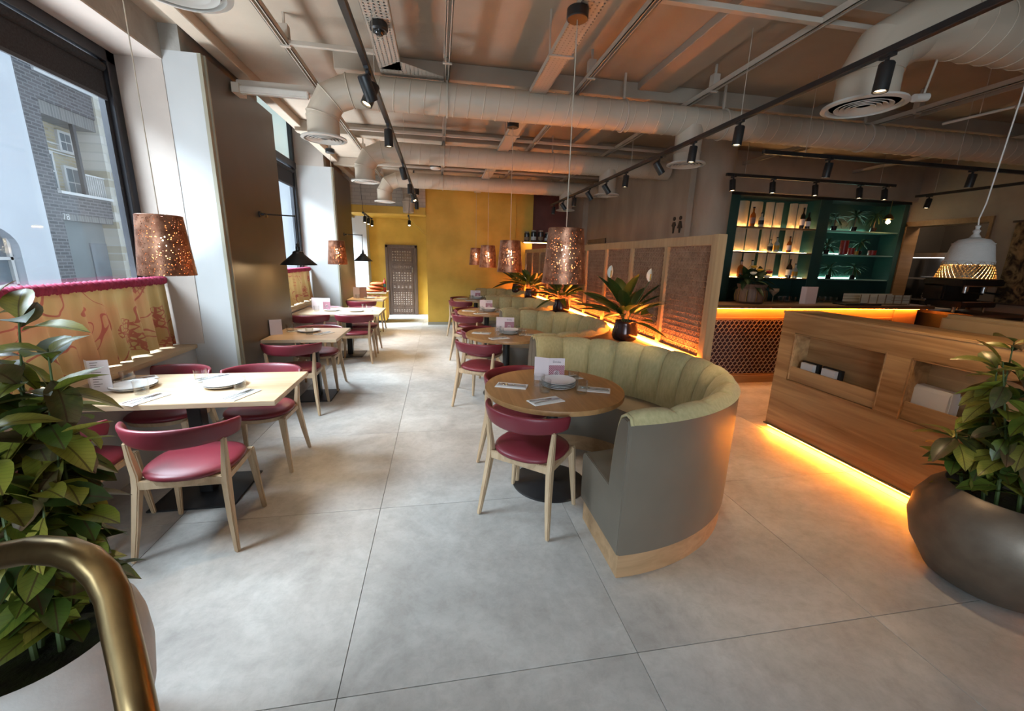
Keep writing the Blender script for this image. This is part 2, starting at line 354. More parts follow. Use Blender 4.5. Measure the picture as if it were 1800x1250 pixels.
def leaf_mat(name, a, b, vein, rough=0.4):
    # colour differs from leaf to leaf; a pale or dark midrib runs along local y
    mt, nt, N, L, P = nodes_of(name)
    P.inputs['Roughness'].default_value = rough
    oi = N.new('ShaderNodeObjectInfo'); tc = N.new('ShaderNodeTexCoord')
    nz = N.new('ShaderNodeTexNoise'); nz.inputs['Scale'].default_value = 14; L.new(tc.outputs['Object'], nz.inputs[0])
    ad = N.new('ShaderNodeMath'); ad.operation = 'MULTIPLY_ADD'; ad.inputs[1].default_value = 0.35; L.new(nz.outputs['Fac'], ad.inputs[0])
    sc = N.new('ShaderNodeMath'); sc.operation = 'MULTIPLY_ADD'; sc.inputs[1].default_value = 0.9; sc.inputs[2].default_value = -0.14; L.new(oi.outputs['Random'], sc.inputs[0]); L.new(sc.outputs[0], ad.inputs[2])
    rp = N.new('ShaderNodeValToRGB'); els = rp.color_ramp.elements
    els[0].position = 0.0; els[0].color = lin(a[0]); els[1].position = 1.0; els[1].color = lin(a[-1])
    for i in range(1, len(a) - 1):
        x = els.new(i / (len(a) - 1)); x.color = lin(a[i])
    L.new(ad.outputs[0], rp.inputs[0])
    sp = N.new('ShaderNodeSeparateXYZ'); L.new(tc.outputs['Object'], sp.inputs[0])
    ab = N.new('ShaderNodeMath'); ab.operation = 'ABSOLUTE'; L.new(sp.outputs[0], ab.inputs[0])
    lt = N.new('ShaderNodeMath'); lt.operation = 'LESS_THAN'; lt.inputs[1].default_value = b; L.new(ab.outputs[0], lt.inputs[0])
    f = N.new('ShaderNodeMath'); f.operation = 'MULTIPLY'; f.inputs[1].default_value = 0.7; L.new(lt.outputs[0], f.inputs[0])
    mx = N.new('ShaderNodeMix'); mx.data_type = 'RGBA'; L.new(f.outputs[0], mx.inputs['Factor']); L.new(rp.outputs[0], mx.inputs[6]); mx.inputs[7].default_value = lin(vein)
    # side veins slanting off the midrib
    vv = N.new('ShaderNodeMath'); vv.operation = 'MULTIPLY_ADD'; vv.inputs[1].default_value = -0.9; L.new(ab.outputs[0], vv.inputs[0]); L.new(sp.outputs[1], vv.inputs[2])
    vm = N.new('ShaderNodeMath'); vm.operation = 'MULTIPLY'; vm.inputs[1].default_value = 75; L.new(vv.outputs[0], vm.inputs[0])
    vf = N.new('ShaderNodeMath'); vf.operation = 'FRACT'; L.new(vm.outputs[0], vf.inputs[0])
    vl = N.new('ShaderNodeMath'); vl.operation = 'LESS_THAN'; vl.inputs[1].default_value = 0.16; L.new(vf.outputs[0], vl.inputs[0])
    vs = N.new('ShaderNodeMath'); vs.operation = 'MULTIPLY'; vs.inputs[1].default_value = 0.22; L.new(vl.outputs[0], vs.inputs[0])
    vx = N.new('ShaderNodeMath'); vx.operation = 'MAXIMUM'; L.new(vs.outputs[0], vx.inputs[0]); L.new(f.outputs[0], vx.inputs[1]); L.new(vx.outputs[0], mx.inputs['Factor'])
    L.new(mx.outputs[2], P.inputs['Base Color'])
    tr = N.new('ShaderNodeBsdfTranslucent'); L.new(mx.outputs[2], tr.inputs[0])
    ms = N.new('ShaderNodeMixShader'); ms.inputs[0].default_value = 0.2
    L.new(P.outputs[0], ms.inputs[1]); L.new(tr.outputs[0], ms.inputs[2]); L.new(ms.outputs[0], N['Material Output'].inputs[0])
    MATS[name] = mt
leaf_mat('croton_leaf', [(0.02, 0.04, 0.012), (0.07, 0.12, 0.018), (0.22, 0.26, 0.035), (0.34, 0.31, 0.055), (0.06, 0.07, 0.02), (0.22, 0.12, 0.07)], 0.0022, (0.05, 0.015, 0.01), 0.35)
leaf_mat('lily_leaf', [(0.015, 0.04, 0.012), (0.03, 0.07, 0.015), (0.05, 0.10, 0.02)], 0.002, (0.06, 0.11, 0.03), 0.35)
leaf_mat('dark_leaf', [(0.012, 0.03, 0.012), (0.03, 0.06, 0.02)], 0.002, (0.05, 0.09, 0.03), 0.5)

# ---------------------------------------------------------------- mesh helpers
class MB:
    def __init__(s): s.v = []; s.f = []
    def add(s, vs, fs):
        n = len(s.v); s.v += [tuple(p) for p in vs]; s.f += [tuple(i + n for i in f) for f in fs]; return s
    def box(s, x0, x1, y0, y1, z0, z1):
        return s.add([(x0, y0, z0), (x1, y0, z0), (x1, y1, z0), (x0, y1, z0), (x0, y0, z1), (x1, y0, z1), (x1, y1, z1), (x0, y1, z1)],
                     [(0, 3, 2, 1), (4, 5, 6, 7), (0, 1, 5, 4), (1, 2, 6, 5), (2, 3, 7, 6), (3, 0, 4, 7)])
    def bar(s, p0, p1, w, h, up=(0, 0, 1), w1=None, h1=None):
        p0 = Vector(p0); p1 = Vector(p1); d = (p1 - p0).normalized(); u = Vector(up)
        if abs(d.dot(u)) > 0.98: u = Vector((0, 1, 0))
        a = d.cross(u).normalized(); b = a.cross(d).normalized()
        w1 = w if w1 is None else w1; h1 = h if h1 is None else h1
        vs = []
        for p, ww, hh in ((p0, w, h), (p1, w1, h1)):
            for i, j in ((-1, -1), (1, -1), (1, 1), (-1, 1)): vs.append(p + a * (i * ww / 2) + b * (j * hh / 2))
        return s.add(vs, [(3, 2, 1, 0), (4, 5, 6, 7), (0, 1, 5, 4), (1, 2, 6, 5), (2, 3, 7, 6), (3, 0, 4, 7)])
    def tube(s, path, r, n=10, caps=True):
        P = [Vector(p) for p in path]; k = len(P)
        rs = r if isinstance(r, (list, tuple)) else [r] * k
        vs = []; prev = None
        for i in range(k):
            if i == 0: d = P[1] - P[0]
            elif i == k - 1: d = P[-1] - P[-2]
            else: d = (P[i + 1] - P[i]).normalized() + (P[i] - P[i - 1]).normalized()
            d.normalize()
            if prev is None:
                u = Vector((0, 0, 1)) if abs(d.z) < 0.9 else Vector((1, 0, 0))
            else: u = prev
            a = (u - d * u.dot(d))
            if a.length < 1e-6: a = Vector((0, 1, 0))
            a.normalize(); b = d.cross(a); prev = a
            sc = 1.0
            if 0 < i < k - 1:
                c = (P[i + 1] - P[i]).normalized().dot((P[i] - P[i - 1]).normalized())
                sc = 1.0 / max(0.5, math.sqrt((1 + c) / 2))
            for j in range(n):
                t = 2 * PI * j / n
                vs.append(P[i] + (a * math.cos(t) + b * math.sin(t)) * rs[i] * (sc if False else 1.0))
        fs = []
        for i in range(k - 1):
            for j in range(n):
                j2 = (j + 1) % n
                fs.append((i * n + j, i * n + j2, (i + 1) * n + j2, (i + 1) * n + j))
        if caps:
            fs.append(tuple(range(n - 1, -1, -1))); fs.append(tuple((k - 1) * n + j for j in range(n)))
        return s.add(vs, fs)
    def lathe(s, prof, n=24, c=(0, 0, 0), close=False):
        k = len(prof); vs = []
        for r, z in prof:
            for j in range(n):
                t = 2 * PI * j / n; vs.append((c[0] + r * math.cos(t), c[1] + r * math.sin(t), c[2] + z))
        fs = []
        for i in range(k - 1 if not close else k):
            for j in range(n):
                j2 = (j + 1) % n; i2 = (i + 1) % k
                fs.append((i * n + j, i * n + j2, i2 * n + j2, i2 * n + j))
        if not close:
            if prof[0][0] > 1e-5: fs.append(tuple(range(n - 1, -1, -1)))
            if prof[-1][0] > 1e-5: fs.append(tuple((k - 1) * n + j for j in range(n)))
        return s.add(vs, fs)
    def cyl(s, c, r, z0, z1, n=16): return s.lathe([(r, z0), (r, z1)], n, (c[0], c[1], 0))
    def prism(s, poly, z0, z1):
        n = len(poly)
        vs = [(x, y, z0) for x, y in poly] + [(x, y, z1) for x, y in poly]
        fs = [tuple(range(n - 1, -1, -1)), tuple(range(n, 2 * n))] + [(i, (i + 1) % n, (i + 1) % n + n, i + n) for i in range(n)]
        return s.add(vs, fs)
    def grid(s, fn, nu, nv, cu=False, cv=False):
        vs = [fn(i / (nu if cu else nu - 1), j / (nv if cv else nv - 1)) for i in range(nu) for j in range(nv)]
        fs = []
        for i in range(nu if cu else nu - 1):
            for j in range(nv if cv else nv - 1):
                i2 = (i + 1) % nu; j2 = (j + 1) % nv
                fs.append((i * nv + j, i2 * nv + j, i2 * nv + j2, i * nv + j2))
        return s.add(vs, fs)
    def xf(s, M):
        s.v = [tuple(M @ Vector(p)) for p in s.v]; return s
    def mesh(s, name, m, smooth=False, bevel=0.0, seg=2, ang=35):
        me = bpy.data.meshes.new(name); me.from_pydata(s.v, [], s.f)
        bm = bmesh.new(); bm.from_mesh(me)
        bmesh.ops.remove_doubles(bm, verts=bm.verts, dist=1e-5)
        bmesh.ops.recalc_face_normals(bm, faces=bm.faces)
        if bevel > 0:
            eds = [e for e in bm.edges if len(e.link_faces) == 2 and e.calc_face_angle(0) > 0.6]
            bmesh.ops.bevel(bm, geom=eds, offset=bevel, segments=seg, affect='EDGES', clamp_overlap=True)
        bm.to_mesh(me); bm.free()
        if smooth or bevel > 0:
            me.shade_smooth(); me.set_sharp_from_angle(angle=R(ang))
        me.materials.append(MATS[m] if isinstance(m, str) else m)
        return me
    def build(s, name, m, parent=None, smooth=False, bevel=0.0, kind=None, seg=2, label=None, ang=35):
        return link(name, s.mesh(name, m, smooth, bevel, seg, ang), parent, kind, label)
def link(name, me, parent=None, kind=None, label=None):
    o = bpy.data.objects.new(name, me); COL.objects.link(o)
    if parent is not None: o.parent = parent
    if kind: o['kind'] = kind
    if label: o['label'] = label
    return o
def tag(o, label, cat, group=None):
    o['label'] = label; o['category'] = cat
    if group: o['group'] = group
    return o
def thing(name, label, cat, loc=(0, 0, 0), rz=0.0, group=None):
    o = bpy.data.objects.new(name, None); o.empty_display_size = 0.1; COL.objects.link(o)
    o.location = loc; o.rotation_euler = (0, 0, rz)
    return tag(o, label, cat, group)
def copy_thing(root, loc, rz, label, group=None):
    r = root.copy(); COL.objects.link(r); r.location = loc; r.rotation_euler = (0, 0, rz); r['label'] = label
    if group: r['group'] = group
    for ch in root.children:
        c = ch.copy(); COL.objects.link(c); c.parent = r
        for g in ch.children:
            d = g.copy(); COL.objects.link(d); d.parent = c
    return r
def struct(name, mb, m, **k):
    o = mb.build(name, m, **k); o['kind'] = 'structure'; return o
ORD = ['nearest', 'second', 'third', 'fourth', 'fifth', 'sixth', 'seventh', 'eighth', 'ninth', 'tenth', 'eleventh', 'twelfth']
# ================================================================ SETTING
ZC = 3.28
TX, TY, TS = -0.395, 1.266, 1.194
DY = [1.95, 4.0, 6.05, 8.1]          # duct rows
fl = struct('floor', MB().box(-2.8, 9.6, -3.4, 12.1, -0.15, -0.006), 'grout')
tm = MB().box(0.0015, TS - 0.0015, 0.0015, TS - 0.0015, -0.006, 0.0).mesh('floor_tile', 'stone_tile', bevel=0.0008, seg=1)
for i in range(-2, 8):
    for j in range(-4, 9):
        t = link('floor_tile', tm, fl); t.location = (TX + i * TS, TY + j * TS, 0)

struct('ceiling', MB().box(-1.84, 9.6, -3.4, 12.1, ZC, ZC + 0.15).box(-2.53, -1.84, -3.4, 5.45, ZC, ZC + 0.15).box(-2.53, -1.84, 8.2, 12.1, ZC, ZC + 0.15), 'taupe_ceiling')
k = 0
def trim(mb, m, **kw):
    global k
    k += 1
    return struct('trim_%d' % k, mb, m, **kw)
for y in [4.16, 6.21, 8.26]:
    trim(MB().box(-1.8 if y > 5 else -0.85, 8.0, y, y + 0.12, 3.14, ZC), 'taupe_ceiling', bevel=0.006, seg=1)       # downstand beams
trim(MB().box(-1.84, -1.72, -3.0, 9.9, 3.19, ZC), 'taupe_ceiling', bevel=0.006, seg=1)
for x0, x1 in ((1.92, 2.26), (3.5, 3.9), (5.2, 5.6)):
    trim(MB().box(x0, x1, -3.0, 9.9, 3.215, ZC), 'taupe_ceiling', bevel=0.004, seg=1)            # shallow ribs
for x0, x1, y0, y1 in ((1.1, 8.0, 2.62, 2.70),):
    trim(MB().box(x0, x1, y0, y1, 3.20, ZC), 'taupe_ceiling', bevel=0.004, seg=1)

# left wall: low walls under the windows, boxed columns, heads
wl = MB()
for y0, y1 in ((-3.2, -0.05), (1.45, 4.02), (5.45, 8.15), (9.6, 11.4)):
    wl.box(-2.53, -2.16, y0, y1, -0.1, 0.75)
for y0, y1 in ((-0.05, 1.45), (4.02, 5.45)):
    wl.box(-2.53, -1.825, y0, y1, -0.1, 3.10)
wl.box(-2.53, -1.825, 8.15, 9.6, -0.1, 3.08)
wl.box(-2.53, -1.80, 11.4, 12.1, -0.1, 3.28)
struct('wall_left', wl, 'white_wall')
hd = MB()
for y0, y1 in ((-3.2, -0.05), (1.45, 4.02), (9.6, 11.4)):
    hd.box(-2.53, -2.075, y0, y1, 3.045 if y0 < 9 else 2.5, ZC)
for y0, y1 in ((-0.05, 1.45), (4.02, 5.45)):
    hd.box(-2.53, -1.94, y0, y1, 3.10, ZC)
struct('wall_left_head', hd, 'grey_lintel')
trim(MB().box(-2.53, -2.075, 1.45, 4.02, 3.033, 3.045), 'pink_plaster')
trim(MB().box(-2.48, -2.08, 4.016, 4.02, 0.79, 3.045), 'pink_plaster')
struct('wall_left_upper', MB().box(-2.53, -1.94, 8.15, 9.6, 3.08, 4.1).box(-2.53, -1.80, 5.3, 5.45, 3.28, 4.1), 'pink_plaster')
struct('ceiling_recess', MB().box(-2.53, -1.8, 5.45, 8.15, 4.0, 4.1).box(-1.84, -1.8, 5.45, 8.15, 3.43, 4.0), 'pink_plaster')
# dark panels on the columns with a slim olive edge
for n_, (y0, y1) in enumerate(((-0.05, 1.45), (4.02, 5.45), (8.15, 9.6))):
    ztop = 3.10 if n_ < 2 else 3.08
    struct('wall_left_panel_%d' % (n_ + 1), MB().box(-1.825, -1.80, y0 + 0.045, y1, 0.0, ztop), 'dark_panel', bevel=0.003, seg=1)
    trim(MB().box(-1.83, -1.803, y0 - 0.002, y0 + 0.04, 0.0, ztop), 'panel_trim')
    trim(MB().box(-1.815, -1.79, y0 + 0.04, y0 + 0.056, 0.0, ztop), 'panel_trim')

# window sills of pale wood
sillz = 0.785
for y0, y1 in ((1.45, 4.02), (5.45, 8.15), (9.6, 11.4)):
    trim(MB().box(-2.46, -2.14, y0, y1, 0.75, sillz), 'sill_wood', bevel=0.004)

def window(name, y0, y1, z0, z1, transom=None, mull=()):
    w = MB().box(-2.50, -2.40, y0, y0 + 0.085, z0, z1).box(-2.50, -2.40, y1 - 0.085, y1, z0, z1).box(-2.50, -2.40, y0, y1, z0, z0 + 0.08).box(-2.50, -2.40, y0, y1, z1 - 0.08, z1)
    o = struct(name, w, 'dark_frame', bevel=0.004, seg=1)
    MB().box(-2.462, -2.456, y0 + 0.08, y1 - 0.08, z0 + 0.07, (transom or z1) - 0.07).build('window_pane', 'window_glass', o)
    bead = MB().box(-2.475, -2.435, y1 - 0.125, y1 - 0.085, z0, transom or z1).box(-2.475, -2.435, y0 + 0.085, y0 + 0.125, z0, transom or z1)
    bead.build('window_bead', 'dark_frame', o)
    if transom:
        MB().box(-2.50, -2.39, y0, y1, transom - 0.05, transom + 0.05).build('transom', 'dark_frame', o)
        MB().box(-2.462, -2.456, y0 + 0.08, y1 - 0.08, transom + 0.05, z1 - 0.07).build('upper_pane', 'frosted_pane', o)
    for ym in mull:
        MB().box(-2.49, -2.42, ym - 0.03, ym + 0.03, z0, z1).build('mullion', 'dark_frame', o)
    return o
window('window_1', 1.46, 4.016, 0.786, 3.032)
window('window_2', 5.46, 8.14, 0.786, 3.98, 3.06)
window('window_3', 9.61, 11.39, 0.786, 2.49)
window('window_4', -3.0, -0.06, 0.786, 3.032)

# far end: door recess, white brick above, yellow wing wall, red wall
struct('wall_far', MB().box(-1.80, -0.2, 11.82, 12.1, -0.1, 2.6), 'yellow_plaster')
struct('ceiling_alcove', MB().box(-2.4, -0.26, 9.95, 11.85, 2.56, 2.66), 'yellow_plaster')
struct('wall_far_lintel', MB().box(-2.4, -0.262, 9.83, 9.95, 2.50, 2.66), 'yellow_plaster', bevel=0.004, seg=1)
struct('wall_far_brick', MB().box(-2.4, -0.262, 9.86, 10.1, 2.66, ZC), 'white_brick')
struct('wall_far_wing', MB().box(-0.262, 1.82, 9.94, 12.1, -0.1, ZC), 'yellow_plaster', bevel=0.004, seg=1)
struct('wall_far_return', MB().box(1.82, 2.25, 10.04, 12.1, -0.1, ZC), 'yellow_plaster')
struct('wall_far_red', MB().box(2.24, 3.62, 10.6, 12.1, -0.1, ZC), 'red_wall')
struct('baseboard_far', MB().box(-0.266, 1.82, 9.928, 9.94, 0, 0.07), 'panel_trim')
trim(MB().add([(-0.75, 11.80, 2.56), (-0.262, 11.80, 2.56), (-0.262, 11.80, 2.10), (-0.75, 10.9, 2.56), (-0.262, 10.9, 2.56), (-0.262, 10.9, 2.10)], [(0, 2, 1), (3, 4, 5), (0, 3, 5, 2), (0, 1, 4, 3), (1, 2, 5, 4)]), 'yellow_plaster')
# board-marked concrete wall with the pictograms, round concrete column
wr = struct('wall_right_concrete', MB().box(3.42, 3.62, 5.5, 9.5, -0.1, ZC), 'concrete')
struct('wall_right_pier', MB().box(3.30, 3.60, 9.49, 10.65, -0.1, ZC), 'taupe_wall')
struct('concrete_column', MB().cyl((3.72, 5.40), 0.235, -0.1, ZC, 40), 'concrete', smooth=True)
trim(MB().box(3.395, 3.42, 8.3, 9.3, 1.93, 2.06).box(3.385, 3.42, 8.28, 9.32, 1.985, 2.0), 'carved_wood')
# right and back of the room
rw = MB().box(8.0, 8.25, -3.2, 4.98, -0.1, ZC).box(8.0, 8.25, 6.16, 6.7, -0.1, ZC).box(8.0, 8.25, 4.98, 6.16, 2.35, ZC).box(8.0, 8.25, 4.98, 6.16, -0.1, 0.98)
struct('wall_right', rw, 'taupe_wall')
struct('wall_back_bar', MB().box(3.62, 8.1, 6.45, 6.7, -0.1, ZC), 'taupe_wall')
struct('wall_bar_bulkhead', MB().box(3.7, 8.0, 6.02, 6.45, 2.70, ZC), 'taupe_wall', bevel=0.01)
trim(MB().box(7.97, 8.25, 6.08, 6.16, 0.98, 2.35).box(7.97, 8.25, 4.98, 6.16, 2.30, 2.38).box(7.97, 8.25, 4.94, 4.98, 0.98, 2.38), 'bar_wood')
struct('wall_kitchen', MB().box(9.4, 9.55, 4.4, 6.7, -0.1, ZC).box(8.25, 9.5, 6.5, 6.65, -0.1, ZC).box(8.25, 9.5, 4.4, 4.5, -0.1, ZC), 'kitchen_dark')
bk = MB().box(-2.53, -2.3, -3.3, -3.1, -0.1, ZC).box(0.7, 8.2, -3.3, -3.1, -0.1, ZC).box(-2.3, 0.7, -3.3, -3.1, 2.9, ZC).box(-2.3, 0.7, -3.3, -3.1, -0.1, 0.12)
struct('wall_back', bk, 'taupe_wall')
wb = struct('window_5', MB().box(-2.3, -2.2, -3.25, -3.15, 0.12, 2.9).box(0.6, 0.7, -3.25, -3.15, 0.12, 2.9).box(-2.3, 0.7, -3.25, -3.15, 2.8, 2.9).box(-2.3, 0.7, -3.25, -3.15, 0.12, 0.2).box(-0.85, -0.75, -3.25, -3.15, 0.12, 2.9), 'dark_frame')
MB().box(-2.2, 0.6, -3.205, -3.199, 0.2, 2.8).build('window_pane', 'window_glass', wb)

# ================================================================ STREET OUTSIDE
struct('ground_street', MB().box(-14, -2.53, -8, 22, -0.5, -0.35), 'street')
FX = -8.5
def facade_box(mb, y0, y1, z0, z1, d0=-3.0, d1=0.0): return mb.box(FX + d0, FX + d1, y0, y1, z0, z1)
b1 = thing('rendered_building', 'pale blue-white rendered building with an arched window across the street', 'building', (0, 0, 0))
mbw = MB(); facade_box(mbw, -6, 8.2, -0.4, 7.5); facade_box(mbw, 10.35, 11.13, -0.4, 7.5); facade_box(mbw, 8.2, 10.35, 2.1, 7.5); facade_box(mbw, 8.2, 10.35, -0.4, 0.2)
mbw.box(FX - 3, FX - 0.25, 8.2, 10.35, 0.2, 2.1)
mbw.build('wall', 'facade_white', b1)
# spandrel that rounds the window head
arch = [(10.35, 2.1)] + [(9.28 + 1.07 * math.cos(R(a)), 1.55 + 0.55 * math.sin(R(a))) for a in range(0, 91, 10)]
n_ = len(arch)
MB().add([(FX - 0.25, y, z) for y, z in arch] + [(FX, y, z) for y, z in arch], [tuple(range(n_)), tuple(range(2 * n_ - 1, n_ - 1, -1))] + [(i, i + n_, (i + 1) % n_ + n_, (i + 1) % n_) for i in range(n_)]).build('arch_spandrel', 'facade_white', b1)
wd = MB()
for y in (8.25, 8.95, 9.6, 10.30): wd.box(FX - 0.2, FX - 0.14, y - 0.03, y + 0.03, 0.2, 2.1)
for z in (0.25, 0.8, 1.35, 1.9): wd.box(FX - 0.2, FX - 0.14, 8.2, 10.35, z - 0.03, z + 0.03)
w_ = wd.build('window', 'facade_frame', b1)
MB().box(FX - 0.22, FX - 0.2, 8.2, 10.35, 0.2, 2.1).build('pane', 'facade_glass', w_)
MB().box(FX, FX + 0.06, 9.3, 10.05, 2.72, 2.82).build('ledge', 'facade_frame', b1)

b2 = thing('dark_brick_building', 'dark grey brick building numbered 78 with tall glazing', 'building', (0, 0, 0))
mbk = MB(); facade_box(mbk, 11.13, 11.55, -0.4, 7.5); facade_box(mbk, 11.55, 13.11, 4.74, 5.28); facade_box(mbk, 11.55, 13.11, 2.36, 2.86); facade_box(mbk, 11.55, 13.11, 6.4, 7.5)
mbk.build('wall', 'dark_brick', b2)
facade_box(MB(), 11.55, 13.11, 4.46, 4.74, -3, -0.03).build('soldier_course', 'dark_soldier', b2)
facade_box(MB(), 11.55, 13.11, 2.22, 2.36, -3, -0.03).build('soldier_course', 'dark_soldier', b2)
d_ = facade_box(MB(), 11.55, 13.11, -0.4, 2.22, -3, -0.30).build('shopfront_door', 'facade_grey', b2)
facade_box(MB(), 12.55, 13.08, -0.4, 1.72, -0.30, -0.27).build('sign_panel', 'facade_glass', d_)
facade_box(MB(), 11.55, 13.11, 2.80, 2.86, -0.3, 0.08).build('ledge', 'facade_frame', b2)
# recessed loggia: yellow stock brick with sash windows behind a dark post
facade_box(MB(), 11.55, 13.11, 2.86, 4.46, -3, -0.55).build('inner_wall', 'yellow_stock', b2)
for (y0, y1, z0, z1) in ((11.85, 12.25, 2.98, 3.74), (11.60, 11.72, 3.05, 3.9), (12.60, 12.95, 2.86, 3.5), (11.6, 11.85, 4.1, 4.46), (12.62, 12.9, 3.92, 4.3)):
    f_ = facade_box(MB(), y0 - 0.06, y1 + 0.06, z0 - 0.04, z1 + 0.06, -0.56, -0.49).build('window', 'facade_frame', b2)
    mp_ = MB()
    ym = (y0 + y1) / 2; zm = (z0 + z1) / 2
    for (a, b, c, d) in ((y0, ym - 0.012, z0, zm - 0.012), (ym + 0.012, y1, z0, zm - 0.012), (y0, ym - 0.012, zm + 0.012, z1), (ym + 0.012, y1, zm + 0.012, z1)):
        facade_box(MB(), a, b, c, d, -0.50, -0.484).build('pane', 'facade_glass', f_)
for z in (3.80, 3.86, 4.0): facade_box(MB(), 11.55, 13.11, z, z + 0.025, -0.55, -0.5).build('string_course', 'facade_frame', b2)
facade_box(MB(), 12.41, 12.49, 2.86, 4.46, -0.12, -0.04).build('post', 'dark_frame', b2)
rl = MB()
for i in range(9): facade_box(rl, 12.52 + i * 0.068, 12.535 + i * 0.068, 2.86, 3.35, -0.08, -0.05)
facade_box(rl, 12.5, 13.11, 3.34, 3.37, -0.09, -0.04)
rl.build('railing', 'facade_frame', b2)
facade_box(MB(), 11.55, 13.11, 5.28, 5.36, -0.4, 0.05).build('ledge', 'facade_frame', b2)
facade_box(MB(), 11.55, 13.11, 5.36, 6.4, -3, -0.3).build('upper_glazing', 'facade_glass', b2)
rl = MB()
for i in range(10): facade_box(rl, 12.2 + i * 0.09, 12.215 + i * 0.09, 5.36, 5.75, -0.08, -0.05)
rl.build('railing', 'facade_frame', b2)
# house number
def text_obj(name, s, size, M, m, parent, depth=0.002):
    cu = bpy.data.curves.new(name, 'FONT'); cu.body = s; cu.size = size; cu.extrude = depth; cu.align_x = 'CENTER'; cu.align_y = 'CENTER'
    o = bpy.data.objects.new(name, cu); COL.objects.link(o)
    dg = bpy.context.evaluated_depsgraph_get(); dg.update()
    me = bpy.data.meshes.new_from_object(o.evaluated_get(dg)); me.name = name
    bpy.data.objects.remove(o)
    me.materials.clear(); me.materials.append(MATS[m])
    me.transform(M)
    return link(name, me, parent)
MX = Matrix(((0, 0, 1, 0), (1, 0, 0, 0), (0, 1, 0, 0), (0, 0, 0, 1)))       # text facing +x, reading towards +y
text_obj('house_number', '78', 0.2, Matrix.Translation((FX - 0.02, 11.66, 2.29)) @ MX, 'facade_frame', b2)
b3 = thing('stone_building', 'pale rubble stone corner building beside the dark brick one', 'building', (0, 0, 0))
facade_box(MB(), 13.11, 20, -0.4, 7.5, -3, 0.04).build('wall', 'rubble_stone', b3)
# ================================================================ CEILING SERVICES
def perf_mat():
    mt, nt, N, L, P = nodes_of('perforated_steel')
    P.inputs['Base Color'].default_value = (0.43, 0.375, 0.31, 1); P.inputs['Roughness'].default_value = 0.5
    tc = N.new('ShaderNodeTexCoord'); mp = N.new('ShaderNodeMapping'); mp.inputs['Scale'].default_value = (1, 1, 0); L.new(tc.outputs['Object'], mp.inputs[0])
    v = N.new('ShaderNodeTexVoronoi'); v.inputs['Scale'].default_value = 32; v.inputs['Randomness'].default_value = 0.0; L.new(mp.outputs[0], v.inputs[0])
    lt = N.new('ShaderNodeMath'); lt.operation = 'LESS_THAN'; lt.inputs[1].default_value = 0.22; L.new(v.outputs['Distance'], lt.inputs[0])
    t = N.new('ShaderNodeBsdfTransparent'); mx = N.new('ShaderNodeMixShader')
    L.new(lt.outputs[0], mx.inputs[0]); L.new(P.outputs[0], mx.inputs[1]); L.new(t.outputs[0], mx.inputs[2]); L.new(mx.outputs[0], N['Material Output'].inputs[0])
    MATS['perforated_steel'] = mt
perf_mat()
DR = 0.127
DZ = 2.925
def diffuser(parent, x, y, z, r=0.178):
    d = MB().lathe([(DR, 0.02), (r, 0.012), (r + 0.004, 0.0), (r - 0.02, -0.006), (r - 0.024, 0.01), (DR, 0.018)], 40, (x, y, z)).build('diffuser', 'diffuser_white', parent, smooth=True)
    MB().lathe([(0.0, 0.012), (r - 0.022, 0.012)], 32, (x, y, z)).build('diffuser_throat', 'plain_black', d)
    for rr in (0.125, 0.098, 0.071, 0.045):
        MB().lathe([(rr + 0.014, -0.003), (rr - 0.010, 0.008), (rr - 0.012, 0.006), (rr + 0.012, -0.006)], 36, (x, y, z), close=True).build('diffuser_ring', 'diffuser_white', d, smooth=True)
